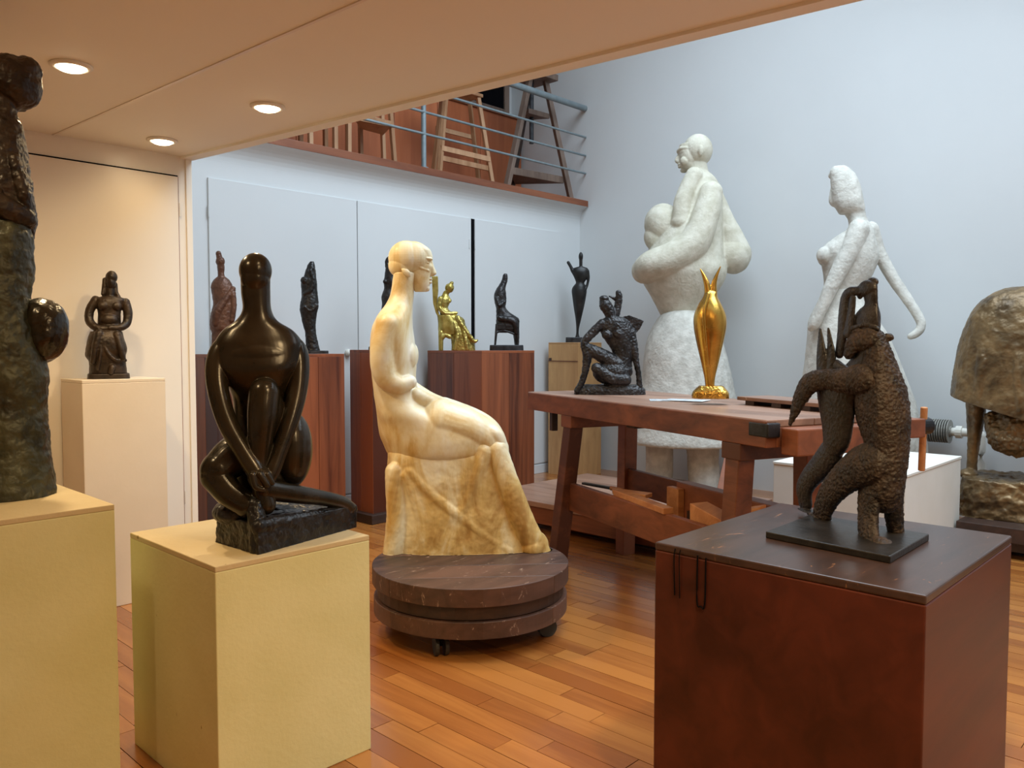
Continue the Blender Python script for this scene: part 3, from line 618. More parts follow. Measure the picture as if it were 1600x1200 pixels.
def paddle(t):
    B(TB).tube([(0.20, -1.40, 0.44), (0.22, -1.58, 0.47), (0.24, -1.70, 0.49)], 0.012).obj('handle', DARKWOOD, t)
    B(TB).hexa([(0.20, -1.68, 0.47), (0.24, -1.68, 0.47), (0.26, -1.86, 0.52), (0.22, -1.86, 0.50), (0.20, -1.68, 0.49), (0.24, -1.68, 0.51), (0.26, -1.86, 0.56), (0.22, -1.86, 0.55)]).obj('blade', ORANGEW, t, bevel=0.006)
    B(TB).box(0.18, 0.22, -1.45, -1.40, 0.36, 0.45).obj('rest', DARKWOOD, t)
small('wooden_paddle', 'wooden modelling paddle leaning in the bench tray', 'tool', 0.22, 1.6, 0.36, paddle)
small('wedge', 'orange wooden wedge standing in the bench tray beside the right leg', 'wedge', 0.12, 1.75, 0.36, lambda t: B(TB).hexa([(0.06, -1.58, 0.36), (0.16, -1.58, 0.36), (0.16, -1.95, 0.36), (0.06, -1.95, 0.36), (0.06, -1.58, 0.53), (0.16, -1.58, 0.53), (0.16, -1.95, 0.47), (0.06, -1.95, 0.47)]).obj('wedge', ORANGEW, t, bevel=0.004))
small('file', 'thin dark metal file lying in the bench tray', 'tool', 0.10, 0.75, 0.36, lambda t: B(TB).beam((0.06, -0.60, 0.468), (0.12, -0.80, 0.468), 0.025, 0.012).obj('blade', IRON, t) and B(TB).cyl((0.12, -0.80, 0.468), (0.14, -0.88, 0.468), 0.012).obj('handle', ORANGEW, t))
# leaning red board beyond the bench
a_ = onz(1155, 700, 0.62)
lb = thing('leaning_board', 'red brown board leaning beyond the bench near the mother statue feet', 'board', (5.0, 2.9, 0))
q0, q1 = EYEP + ray(1128, 770) / F * 5.2, EYEP + ray(1146, 690) / F * 5.4
d_ = (q1 - q0) / (q1[2] - q0[2]); g0 = q0 - d_ * (q0[2] - 0.201); g1 = q1 + d_ * 0.25
lb.location = tuple(g0); B().beam(tuple(g0), tuple(g1), 0.065, 0.03).obj('board', BENCH, lb, bevel=0.003)
# footed board on the bench
fb0, fb1 = onz(1142, 606, HBN + 0.03), onz(1236, 608, HBN + 0.03)
bdir = np.array([*uD, 0.0])
fb = thing('footed_board', 'small dark footed board lying at the back edge of the bench', 'board', local(0.52, 1.60, HBN))
B(TB).box(0.46, 0.66, -1.98, -1.42, HBN + 0.022, HBN + 0.040).obj('board', BENCHTOP, fb, bevel=0.003)
for u_ in (1.50, 1.68, 1.86): B(TB).box(0.47, 0.65, -u_ - 0.03, -u_ + 0.03, HBN, HBN + 0.022).obj('foot', DARKWOOD, fb)
# prints
for i, (pxl, a, lab) in enumerate((((1048, 609), 0.25, 'glossy photo print lying on the bench nearest the kneeling figure'), ((1072, 612), -0.15, 'glossy photo print lying on the bench beside the golden bird vase'))):
    p = bench_at(pxl[0], 0.33 + 0.05 * i); T2 = Matrix.Translation((p[0], p[1], HBN + 0.001 + i * 0.003)) @ Matrix.Rotation(a + 0.38, 4, 'Z')
    o = B(T2).box(-0.075, 0.075, -0.11, 0.11, 0, 0.0015).obj('photo_print', PAPER, None, loc=(p[0], p[1], HBN + 0.001 + i * 0.003)); tag(o, lab, 'photograph', 'loose prints on the bench')
    o2 = B(T2).hexa([(-0.075, -0.11, 0.0014), (0.075, -0.11, 0.0014), (0.075, -0.1, 0.0014), (-0.075, -0.1, 0.0014), (-0.075, -0.11, 0.0019), (0.075, -0.11, 0.0019), (0.075, -0.1, 0.0019), (-0.075, -0.1, 0.0019)]).obj('white_border', PLINTH, None); o2.parent = o; o2.location = -Vector(o.location)

# finned heating pipe and elbow on the right wall
ha, hb_ = onx(1385, 668, 6.36), onx(1487, 674, 6.36)
zz = float((ha[2] + hb_[2]) / 2)
hp = thing('finned_heater', 'grey finned heating tube along the right wall behind the white plinth', 'radiator', (6.36, float(ha[1]), zz))
B().cyl((6.36, float(ha[1]) + 0.8, zz), (6.36, float(hb_[1]), zz), 0.04, n=16).obj('pipe', RADI, hp)
fb_ = B(); yv = float(hb_[1]) + 0.01
while yv < float(ha[1]) + 0.8: fb_.cyl((6.36, yv, zz), (6.36, yv + 0.006, zz), 0.085, n=20); yv += 0.016
fb_.obj('fins', RADI, hp)['kind'] = 'stuff'
B().box(6.44, 6.5, float(ha[1]), float(ha[1]) + 0.03, zz - 0.02, zz + 0.02).obj('bracket', IRON, hp)
pe = thing('heating_pipe', 'white painted pipe elbow beside the golden brown bronze leg', 'pipe', (6.36, float(hb_[1]) - 0.05, zz))
y0_ = float(hb_[1]); B().tube([(6.36, y0_, zz), (6.36, y0_ - 0.12, zz), (6.36, y0_ - 0.17, zz - 0.01), (6.36, y0_ - 0.19, zz - 0.06), (6.36, y0_ - 0.19, 0.0)], 0.03, 12).obj('pipe', PLINTH, pe, smooth=True)
B().cyl((6.36, y0_ - 0.03, zz), (6.36, y0_ - 0.07, zz), 0.045, n=14).obj('collar', PLINTH, pe)

# ================================================================== sculptures
# A tall green and brown bronze at the left edge
S = Sculpture('bronze_figure', 'tall rough green brown bronze figure cut off by the left edge', 'sculpture', 5, 772, H1)
f = S.part()
f.loft([(800, -105, 92, 80), (760, -100, 90, 80), (700, -92, 80, 74), (640, -88, 76, 72), (585, -90, 78, 74), (540, -92, 66, 76), (480, -86, 50, 74), (420, -78, 54, 70), (370, -74, 53, 66), (345, -72, 50, 60)], pw=2.6)
f.build('skirt', BRONZE_G, 1.3, 2, [('CLOUDS', 30, 9), ('STUCCI', 12, 2)], label='green patinated skirt')
f = S.part()
f.loft([(385, -60, 50, 50), (350, -66, 58, 56), (320, -64, 55, 56), (280, -58, 49, 54), (235, -48, 42, 46), (205, -36, 36, 36), (180, -20, 27, 28), (150, -18, 40, 30)], pw=2.3)
f.blob(18, 135, 0, 50, 42, 44, 0.25); f.blob(38, 118, 0, 29, 25, 36); f.blob(24, 152, -6, 24, 26, 26)
f.tube([(-30, 215, -30, 22), (-40, 290, -44, 24), (-5, 330, -54, 20), (40, 345, -44, 15)])
f.tube([(20, 260, -44, 10), (36, 310, -48, 12), (44, 350, -36, 12)])
f.build('upper_body', BRONZE_W, 1.2, 2, [('CLOUDS', 18, 7), ('STUCCI', 9, 1.6)], floor=None)
f = S.part(); f.blob(70, 518, -14, 41, 50, 44, 0.15); f.blob(62, 500, -14, 38, 34, 42)
f.build('rounded_form', BRONZE, 1.2, 3, [('CLOUDS', 24, 4)], floor=None, label='smooth round dark form at the hip')

# B small bronze of a sitting woman on the wall pedestal
S = Sculpture('bronze_figure', 'brown bronze sitting woman with folded arms on the slim wall pedestal', 'sculpture', 170, 588, 1.09, (100, 400, 5.455), y=4.14)
f = S.part()
f.loft([(1000, 215, 540, 130), (900, 213, 530, 135), (850, 182, 528, 140), (790, 187, 540, 140, -10), (700, 205, 512, 135, -10), (645, 225, 500, 120)], pw=2.4)
f.loft([(700, 260, 480, 90), (620, 280, 490, 90), (490, 288, 485, 78), (420, 268, 508, 82), (370, 262, 528, 70), (345, 330, 460, 45)])
f.tube([(270, 385, 0, 42), (222, 470, -5, 40), (222, 560, -25, 38), (290, 618, -75, 30), (400, 622, -95, 24)])
f.tube([(525, 400, 0, 42), (545, 480, -5, 42), (535, 570, -25, 38), (480, 612, -75, 30), (390, 618, -98, 24)])
f.blob(385, 545, -55, 75, 52, 45); f.blob(335, 430, -62, 45, 38, 32); f.blob(445, 430, -62, 45, 38, 32)
f.tube([(390, 360, 0, 42), (395, 290, 0, 40)]); f.blob(405, 185, 0, 52, 56, 56); f.blob(400, 235, -14, 42, 54, 42); f.blob(400, 228, -52, 8, 18, 10)
f.tube([(348, 210, 10, 22), (345, 270, 5, 24), (332, 325, -10, 18)]); f.tube([(438, 240, 10, 18), (444, 310, 5, 20), (470, 350, -5, 14)])
f.tube([(300, 670, -110, 40), (270, 780, -130, 30), (250, 900, -125, 24)]); f.tube([(450, 680, -105, 40), (480, 790, -130, 30), (500, 870, -125, 26)])
f.tube([(330, 680, -110, 22), (360, 800, -140, 16), (430, 880, -140, 18), (520, 890, -110, 16)]); f.tube([(410, 950, -130, 30), (400, 985, -140, 26)]); f.tube([(320, 700, -125, 14), (310, 850, -145, 14), (290, 960, -135, 16)])
f.build('figure', BRONZE_W, 0.75, 2, [('CLOUDS', 4, 0.8)])
f = S.part(); f.loft([(1060, 198, 567, 150), (1000, 202, 560, 145)], pw=5, sub=2); f.build('base', BRONZE_W, 0.9, 1)

# C smooth bronze of a figure clasping its ankle
S = Sculpture('bronze_figure', 'smooth dark bronze figure sitting cross-legged clasping its ankle', 'sculpture', 425, 841, H2, (290, 370, 2.353))
f = S.part()
f.blob(258, 132, -5, 60, 64, 62); f.blob(256, 160, -20, 52, 52, 46)
f.loft([(150, 204, 312, 50), (210, 206, 312, 50), (270, 211, 316, 52), (310, 188, 338, 58), (345, 142, 394, 68), (385, 115, 428, 82), (430, 108, 440, 92), (480, 120, 428, 96, -6), (530, 150, 405, 90, 0), (600, 175, 388, 75, 20), (700, 175, 400, 80, 40), (800, 165, 440, 95, 55), (880, 170, 440, 100, 60), (960, 180, 410, 90, 55)], pw=2.3)
f.blob(272, 440, -40, 140, 70, 56)
f.tube([(185, 390, 0, 34), (142, 415, -8, 42), (122, 480, -25, 42), (130, 570, -55, 38), (162, 670, -90, 36), (212, 760, -120, 34), (258, 830, -140, 34), (282, 870, -146, 28)])
f.tube([(362, 390, 0, 34), (402, 415, -8, 42), (414, 480, -25, 42), (405, 580, -55, 38), (378, 680, -90, 33), (345, 770, -118, 29), (318, 840, -138, 28), (300, 870, -146, 25)])
f.blob(278, 862, -156, 44, 40, 34); f.tube([(250, 845, -178, 13), (262, 885, -184, 12), (290, 897, -180, 10)]); f.tube([(275, 842, -184, 12), (300, 880, -186, 11)]); f.tube([(300, 845, -176, 11), (318, 875, -174, 10)])
f.tube([(330, 800, 10, 80), (310, 660, -50, 66), (290, 570, -95, 52)], flat=1.0)
f.tube([(290, 570, -100, 56), (284, 640, -115, 54), (278, 720, -118, 46), (275, 800, -118, 38), (280, 900, -120, 34), (296, 960, -122, 36)])
f.blob(392, 785, 20, 78, 142, 95)
f.tube([(250, 780, 40, 80), (180, 800, -10, 76), (128, 838, -40, 64)]); f.blob(126, 842, -42, 65, 63, 62)
f.tube([(118, 862, -46, 56), (170, 920, -80, 50), (230, 960, -105, 46)])
f.tube([(290, 905, -120, 38), (400, 938, -60, 34), (500, 970, 10, 29), (585, 1002, 66, 26), (618, 1030, 92, 26)])
f.build('figure', BRONZE, 0.8, 12)
f = S.part()
base = [(270, -236), (650, 96), (610, 190), (250, 190), (112, 0)]; tops = [1012, 1022, 1005, 985, 1006]
f.add([(x, 1140, w) for x, w in base] + [(x + (6 if x < 200 else 0), y, w + (12 if w < 0 else 0)) for (x, w), y in zip(base, tops)], [(4, 3, 2, 1, 0), (5, 6, 7, 8, 9)] + [(i, (i + 1) % 5, 5 + (i + 1) % 5, 5 + i) for i in range(5)])
f.blob(185, 1000, -10, 82, 46, 90); f.tube([(262, 960, -128, 34), (264, 1010, -160, 32), (268, 1100, -196, 28)]); f.tube([(270, 1020, -200, 26), (460, 1030, -30, 24), (630, 1040, 110, 24)])
f.build('base', BRONZE_S, 0.9, 12, [('CLOUDS', 14, 4.5), ('STUCCI', 6, 0.6)])

# D terracotta torso, E veiled woman, F raised arm woman
S = Sculpture('bronze_figure', 'reddish brown armless torso with a long neck on the wide plank pedestal', 'sculpture', 346, 554, HA, (300, 380, 6.317), y=4.88)
f = S.part(); f.blob(262, 112, 0, 28, 30, 28); f.blob(280, 185, 0, 46, 46, 44); f.tube([(266, 130, 0, 28), (284, 230, 0, 37), (286, 300, 0, 32), (288, 350, 0, 38)])
f.loft([(330, 258, 320, 30), (365, 215, 370, 60), (430, 186, 404, 82), (520, 198, 420, 86), (600, 208, 440, 88), (700, 186, 434, 92), (780, 176, 418, 96), (845, 180, 400, 95), (880, 192, 372, 78), (1000, 190, 352, 72), (1120, 184, 352, 72)])
f.blob(425, 610, -10, 20, 18, 20); f.tube([(400, 460, -40, 34), (330, 560, -70, 34), (250, 680, -80, 44), (230, 790, -70, 40)]); f.tube([(400, 500, -50, 34), (410, 620, -60, 30), (390, 760, -60, 30)])
f.build('figure', BRONZE_T, 0.75, 2, [('CLOUDS', 4, 1.2)])
S = Sculpture('bronze_figure', 'dark bronze standing veiled woman on the wide plank pedestal', 'sculpture', 488, 552, HA, (440, 390, 6.667), y=4.78)
f = S.part(); f.loft([(128, 298, 334, 16), (160, 275, 346, 28), (220, 250, 354, 42), (290, 228, 362, 52), (325, 202, 366, 62), (385, 202, 370, 62), (440, 208, 373, 60), (510, 205, 382, 66), (590, 190, 386, 74), (640, 190, 376, 70), (700, 203, 364, 62), (780, 220, 357, 55), (870, 244, 360, 50), (960, 250, 378, 52), (1055, 250, 402, 60)])
f.blob(238, 330, -35, 40, 42, 36); f.tube([(300, 230, -40, 24), (330, 320, -50, 20), (300, 430, -55, 22), (235, 470, -40, 18)]); f.tube([(360, 590, -40, 26), (300, 640, -60, 16), (240, 600, -60, 16)]); f.blob(312, 205, -25, 30, 42, 26)
f.build('figure', BRONZE_S, 0.75, 2, [('CLOUDS', 4, 1.3)])
f = S.part(); f.loft([(1100, 205, 490, 110), (1052, 207, 488, 108)], pw=9, sub=2); f.build('base', IRON, 0.9, 0)
S = Sculpture('bronze_figure', 'dark bronze woman with raised arms mostly hidden behind the plaster head', 'sculpture', 605, 545, HM, (440, 390, 6.667), y=4.74)
f = S.part(); f.loft([(160, 1090, 1180, 35), (200, 1082, 1185, 45), (290, 1070, 1190, 50), (340, 1062, 1195, 55), (410, 1066, 1175, 48), (490, 1040, 1200, 62), (560, 1045, 1208, 66), (660, 1038, 1200, 60), (800, 1055, 1180, 50), (1010, 1075, 1165, 42)])
f.tube([(1098, 185, 0, 20), (1095, 120, 0, 17), (1125, 80, 0, 15), (1165, 62, 0, 15)]); f.tube([(1175, 185, 0, 20), (1195, 120, 0, 17), (1165, 62, 0, 15)]); f.blob(1140, 120, 0, 24, 36, 26); f.blob(1078, 340, -30, 24, 22, 26); f.tube([(1140, 170, 0, 18), (1140, 110, 0, 18)])
f.build('figure', BRONZE_R, 0.75, 2, [('CLOUDS', 4, 0.8)])
f = S.part(); f.loft([(1060, 905, 1240, 110), (1010, 908, 1238, 108)], pw=9, sub=2); f.build('base', IRON, 0.9, 0)

# G plaster woman seated on the turntable
S = Sculpture('plaster_figure', 'life-size stained cream plaster woman seated in profile on the turntable', 'sculpture', 722, 850, ZT, (560, 360, 1.739))
f = S.part()
f.loft([(905, 78, 512, 118), (860, 80, 500, 116), (810, 84, 476, 112), (760, 88, 452, 108), (720, 88, 436, 104), (660, 84, 416, 102), (615, 82, 402, 99), (590, 84, 392, 92), (560, 96, 375, 80)], pw=3.0, n=40)
f.tube([(372, 585, -70, 30), (405, 680, -78, 30), (442, 780, -80, 32), (488, 868, -74, 32)]); f.tube([(105, 640, -70, 24), (110, 760, -80, 26), (102, 860, -80, 28)])
f.tube([(340, 590, -74, 26), (300, 700, -80, 26), (262, 800, -82, 28), (240, 870, -84, 30)]); f.tube([(150, 640, -76, 22), (230, 720, -82, 26), (330, 800, -82, 30), (400, 850, -80, 30)]); f.tube([(140, 650, -76, 20), (175, 760, -83, 22), (180, 870, -86, 26)])
f.blob(470, 845, -60, 42, 42, 54)
f.build('skirt', STAINED, 1.1, 12, [('CLOUDS', 60, 4), ('CLOUDS', 16, 1.8)])
f = S.part()
f.loft([(618, 92, 380, 90), (600, 80, 394, 102), (575, 70, 396, 106), (550, 60, 388, 106), (520, 56, 340, 104), (495, 54, 250, 100), (470, 51, 190, 92), (440, 46, 166, 86), (400, 42, 158, 90), (350, 38, 160, 98), (310, 37, 156, 104), (270, 42, 150, 106), (245, 52, 149, 94), (225, 64, 150, 70), (205, 78, 151, 46), (180, 90, 153, 33), (150, 96, 155, 31), (120, 100, 160, 30)], pw=2.3, n=36)
for sgn in (-1, 1):
    f.tube([(225, 512, sgn * 48, 58), (300, 534, sgn * 50, 52), (345, 556, sgn * 50, 46), (366, 590, sgn * 50, 40)])
f.tube([(92, 262, -78, 34), (78, 330, -84, 34), (86, 390, -82, 32), (118, 414, -82, 24), (146, 408, -72, 18)])
f.tube([(88, 262, 78, 34), (86, 340, 86, 32), (110, 410, 88, 28), (180, 458, 76, 22), (250, 482, 52, 18), (300, 498, 30, 13)])
f.tube([(165, 446, -50, 22), (215, 470, -40, 20), (262, 486, -26, 16), (300, 502, -18, 9)]); f.tube([(255, 482, -32, 6), (285, 490, -28, 6), (312, 506, -26, 5)])
f.tube([(330, 530, -66, 22), (370, 548, -74, 19), (386, 590, -74, 11), (394, 608, -74, 6)])
f.blob(146, 340, -40, 18, 34, 30); f.blob(146, 340, 40, 18, 34, 30)
f.build('body', STAINED, 1.1, 12, [('CLOUDS', 40, 2)], floor=None)
S.crop = (600, 370, 10.91)
f = S.part()
f.blob(400, 400, 0, 300, 290, 225); f.blob(330, 520, 0, 230, 220, 200); f.blob(520, 400, 0, 290, 280, 200)
f.loft([(180, 470, 700, 110), (260, 440, 800, 140), (340, 420, 832, 145), (420, 400, 838, 140), (470, 400, 812, 138), (540, 420, 845, 132), (620, 440, 820, 128), (700, 450, 805, 124), (770, 470, 800, 116), (850, 500, 792, 104), (920, 520, 765, 84), (960, 545, 740, 62)], pw=2.0, n=36)
f.loft([(440, 770, 836, 34), (520, 790, 858, 36), (600, 800, 890, 46), (650, 790, 905, 54), (685, 780, 872, 48), (705, 780, 815, 36)])
f.blob(800, 748, 0, 34, 20, 56); f.blob(795, 800, 0, 34, 24, 54); f.blob(748, 900, 0, 46, 56, 60)
for sgn in (-1, 1):
    f.tube([(640, 420, sgn * 122, 22), (720, 412, sgn * 116, 24), (815, 420, sgn * 76, 26)]); f.blob(740, 486, sgn * 84, 52, 20, 28); f.tube([(570, 500, sgn * 128, 30), (650, 570, sgn * 112, 32), (760, 610, sgn * 76, 30)])
    f.loft([(600, 330, 430, 20, sgn * 204), (650, 340, 480, 26, sgn * 206), (700, 380, 495, 22, sgn * 202), (735, 440, 490, 14, sgn * 196)])
f.loft([(640, 260, 520, 170), (720, 205, 520, 172), (800, 180, 520, 172), (900, 165, 518, 166), (1020, 165, 510, 150)])
f.build('head', STAINED, 0.55, 5, [('CLOUDS', 22, 0.8)], floor=None)

# H golden seated lady, I dark seated woman
S = Sculpture('gold_figure', 'small pale gold lady seated in a high-backed chair on red plank pedestal', 'sculpture', 711, 544, HB, (640, 380, 4), y=4.90)
f = S.part(); f.slab([(140, 212), (178, 212), (180, 300), (172, 380), (186, 450), (205, 470), (190, 480), (165, 440), (148, 380)], -42, 42)
f.loft([(450, 172, 270, 52), (500, 178, 300, 55), (540, 178, 300, 55), (570, 182, 300, 50)], pw=3); f.tube([(196, 560, -40, 16), (196, 670, -40, 14)]); f.tube([(196, 560, 40, 16), (196, 670, 40, 14)]); f.tube([(205, 590, -40, 16), (222, 575, -40, 14), (250, 585, -40, 14)])
f.build('chair', GOLDP, 0.75, 3)
f = S.part(); f.loft([(300, 215, 262, 20), (325, 202, 244, 22), (350, 184, 256, 38), (380, 182, 248, 40), (410, 190, 242, 36), (440, 190, 275, 42), (470, 195, 335, 46), (510, 215, 350, 50), (550, 240, 368, 50), (590, 256, 388, 50), (630, 262, 405, 52), (672, 262, 410, 52)])
f.blob(250, 282, 0, 28, 30, 26); f.blob(262, 252, 0, 14, 12, 14); f.blob(246, 362, -14, 16, 16, 14); f.tube([(195, 350, -38, 16), (188, 405, -44, 15), (225, 442, -44, 13), (290, 438, -26, 11)]); f.tube([(300, 470, -38, 18), (345, 540, -46, 14), (400, 610, -40, 12), (420, 608, -36, 8)])
f.tube([(280, 500, -44, 12), (300, 580, -52, 12), (280, 660, -48, 14)]); f.tube([(330, 520, -46, 10), (350, 600, -54, 12), (360, 660, -48, 14)])
f.build('lady', GOLDP, 0.7, 2, [('CLOUDS', 4, 1.6)])
S = Sculpture('bronze_figure', 'small dark bronze woman seated on a chair beside the golden lady', 'sculpture', 792, 545, HB, (640, 380, 4), y=4.66)
f = S.part(); f.loft([(193, 588, 610, 10), (210, 584, 613, 16), (240, 572, 611, 20), (265, 558, 604, 26), (292, 540, 600, 36), (325, 528, 604, 42), (370, 531, 605, 40), (400, 540, 600, 36), (430, 541, 622, 40), (455, 541, 660, 44), (475, 541, 684, 46), (510, 541, 686, 46), (535, 545, 684, 44), (560, 560, 680, 30)])
f.loft([(530, 640, 685, 40), (580, 648, 686, 38), (630, 655, 684, 34), (660, 655, 688, 32)]); f.tube([(545, 350, -38, 16), (560, 390, -42, 14), (590, 370, -36, 11)]); f.tube([(560, 470, -40, 18), (650, 490, -44, 20), (668, 560, -36, 14)])
f.blob(597, 214, 0, 16, 23, 16); f.build('woman', BRONZE_R, 0.7, 2, [('CLOUDS', 4, 1.2)])
f = S.part()
for x, xb in ((545, 534), (676, 676)):
    for w in (-34, 34): f.tube([(x, 520, w, 9), (xb, 640, w, 6)])
f.loft([(505, 536, 680, 44), (540, 536, 680, 44)], pw=6, sub=2); f.tube([(540, 560, -34, 7), (590, 548, -34, 7), (660, 570, -34, 7)])
f.build('chair', BRONZE_R, 0.6, 1)
f = S.part(); f.loft([(680, 500, 712, 70), (636, 502, 710, 70)], pw=9, sub=2); f.build('base', IRON, 0.8, 0)

# J slim woman on the crate
S = Sculpture('bronze_figure', 'slender black bronze woman with tapering legs on the plywood crate', 'sculpture', 897, 532, HC, (640, 380, 4), y=4.97)
f = S.part(); f.blob(1070, 88, 0, 14, 28, 15); f.tube([(1070, 100, 0, 11), (1070, 155, 0, 10)])
f.loft([(148, 1060, 1082, 10), (160, 1022, 1112, 16), (182, 1012, 1118, 22), (212, 1026, 1114, 22), (236, 1036, 1100, 20), (252, 1038, 1092, 20), (275, 1020, 1104, 26), (300, 1013, 1107, 30), (340, 1017, 1102, 30), (400, 1025, 1090, 26), (470, 1036, 1074, 18), (530, 1041, 1060, 12), (570, 1040, 1058, 12), (592, 1032, 1066, 16)])
f.tube([(1020, 178, 0, 12), (1006, 148, 0, 10), (992, 124, 0, 10)]); f.tube([(1112, 178, 0, 11), (1117, 220, 0, 9), (1110, 262, -4, 8), (1098, 295, -10, 8)])
f.build('figure', BRONZE_S, 0.6, 1)
f = S.part(); f.loft([(630, 975, 1080, 50), (588, 976, 1079, 50)], pw=9, sub=2); f.build('base', IRON, 0.7, 0)

# K kneeling woman on the bench
S = Sculpture('bronze_figure', 'rough blue black bronze woman kneeling with raised elbow on the bench', 'sculpture', 952, 606, HBN, (640, 380, 4), xy=bench_at(952, 0.32)[:2])
f = S.part()
f.tube([(1205, 350, 0, 20), (1222, 385, 0, 38), (1245, 425, 0, 36), (1262, 470, 0, 34)]); f.blob(1218, 352, 0, 28, 24, 28)
f.tube([(1305, 312, 20, 18), (1308, 340, 20, 22), (1300, 400, 20, 24), (1285, 450, 14, 28)]); f.tube([(1310, 358, 20, 16), (1275, 345, 18, 10), (1245, 332, 16, 4)])
f.slab([(1300, 470), (1330, 462), (1372, 452), (1462, 486), (1442, 530), (1408, 568), (1380, 560)], 0, 40)
f.loft([(462, 1222, 1325, 34), (490, 1196, 1368, 50), (530, 1190, 1390, 58), (570, 1200, 1402, 58), (620, 1230, 1408, 54), (670, 1262, 1404, 50), (720, 1276, 1392, 50), (770, 1270, 1390, 60)])
f.tube([(1205, 505, -14, 30), (1130, 575, -30, 27), (1096, 625, -34, 26), (1112, 700, -40, 30), (1100, 790, -42, 22), (1080, 860, -42, 20), (1050, 920, -44, 20)])
f.tube([(1110, 660, -30, 36), (1180, 690, -34, 42), (1270, 745, -24, 50), (1340, 800, -10, 54)]); f.blob(1265, 810, -20, 120, 76, 72); f.tube([(1170, 780, -60, 34), (1260, 840, -74, 36), (1350, 850, -60, 34)])
f.tube([(1385, 560, 0, 28), (1402, 660, -14, 26), (1412, 730, -20, 20), (1428, 810, -24, 17), (1436, 890, -28, 18)])
f.blob(1235, 575, -44, 34, 30, 26); f.blob(1305, 570, -48, 34, 30, 26)
f.loft([(960, 1025, 1474, 80), (915, 1035, 1470, 78), (885, 1070, 1445, 66)], pw=2.6)
f.build('figure', BRONZE_R, 0.8, 2, [('CLOUDS', 3.5, 1.8), ('STUCCI', 3, 0.8)])

# L golden bird vase woman
S = Sculpture('gold_figure', 'polished brass vase-like figure with two pointed horns on the bench', 'sculpture', 1110, 612, HBN, (980, 200, 2.144), xy=bench_at(1110, 0.34)[:2])
f = S.part(); f.loft([(868, 262, 292, 13), (835, 258, 295, 16), (780, 246, 308, 26), (720, 232, 322, 38), (670, 223, 332, 46), (630, 223, 331, 46), (595, 236, 317, 38), (570, 252, 304, 26), (555, 258, 302, 18), (548, 262, 300, 12)], n=36)
f.tube([(274, 575, 0, 15), (268, 530, 0, 11), (258, 500, 0, 7), (245, 474, 0, 2)]); f.tube([(289, 575, 0, 14), (290, 530, 0, 10), (298, 500, 0, 6), (312, 468, 0, 2)])
f.build('body', GOLD, 0.6, 3)
f = S.part(); f.tube([(272, 560, -30, 7), (258, 620, -48, 6), (262, 700, -44, 5), (272, 800, -24, 4), (276, 862, -14, 4)]); f.build('ridge', GOLD, 0.6, 1, floor=None)
f = S.part(); f.loft([(905, 216, 341, 42), (885, 219, 339, 42), (864, 240, 322, 32)], pw=4); f.build('base', GOLD, 0.7, 1, [('CLOUDS', 4, 1.5)])

# M big mother and child plaster
S = Sculpture('plaster_figure', 'huge white plaster mother lifting a child beside the right wall', 'sculpture', 1078, 762, 0.0, (980, 200, 2.144), xy=(5.93, 3.56))
f = S.part()
f.loft([(612, 140, 226, 60), (628, 112, 258, 92), (655, 92, 284, 112), (700, 70, 312, 130), (760, 56, 332, 142), (850, 46, 352, 152), (920, 28, 368, 162), (1000, 8, 392, 172), (1048, 2, 398, 176), (1056, 30, 370, 160)], n=40, pw=2.2)
f.build('skirt', PLASTER, 1.5, 2, [('CLOUDS', 24, 2), ('CLOUDS', 5, 0.7)], floor=None)
f = S.part()
f.tube([(108, 1030, -20, 50), (108, 1120, -20, 46), (104, 1220, -26, 48)]); f.blob(100, 1240, -50, 60, 34, 80); f.build('leg', PLASTER, 1.5, 3, [('CLOUDS', 20, 3)])
f = S.part()
f.tube([(252, 1030, -20, 58), (254, 1120, -20, 52), (258, 1220, -26, 54)]); f.blob(258, 1240, -50, 64, 34, 80); f.build('leg', PLASTER, 1.5, 3, [('CLOUDS', 20, 3)])
f = S.part()
f.loft([(652, 120, 222, 56), (632, 114, 230, 60), (600, 98, 256, 78), (560, 76, 296, 100), (520, 54, 322, 118), (485, 42, 332, 128), (445, 50, 325, 122), (400, 80, 320, 112), (350, 110, 318, 100), (300, 150, 318, 80), (250, 168, 316, 70), (210, 178, 308, 58), (180, 192, 292, 46), (155, 208, 266, 34)], n=36)
f.blob(122, 328, -10, 64, 68, 66); f.blob(96, 372, -14, 40, 42, 44); f.tube([(100, 390, -14, 30), (120, 430, -10, 44)])
f.tube([(278, 240, -60, 38), (262, 310, -80, 44), (225, 400, -98, 50), (160, 448, -104, 52), (88, 470, -96, 48), (60, 485, -60, 42)])
f.tube([(285, 210, 20, 26), (315, 300, 30, 34), (350, 390, 34, 46), (362, 428, 34, 52)]); f.blob(352, 432, 34, 58, 62, 60, -0.3)
f.tube([(225, 180, -36, 30), (190, 260, -60, 30), (180, 330, -70, 30)])
f.build('torso', PLASTER_Y, 1.4, 4, [('CLOUDS', 24, 1.5), ('CLOUDS', 5, 0.5)], floor=None)
f = S.part()
f.blob(236, 90, 0, 49, 53, 49); f.blob(210, 108, 0, 36, 44, 40); f.loft([(70, 176, 240, 34), (95, 172, 240, 38), (108, 176, 240, 38), (120, 174, 240, 36), (138, 178, 238, 32), (150, 186, 236, 26), (158, 196, 230, 18)])
f.tube([(176, 100, 0, 6), (168, 118, 0, 8), (174, 123, 0, 9)]); f.blob(176, 134, 0, 7, 4, 13); f.blob(177, 141, 0, 7, 4, 12); f.blob(190, 153, 0, 12, 8, 14); f.blob(192, 128, -28, 14, 14, 12); f.blob(192, 128, 28, 14, 14, 12)
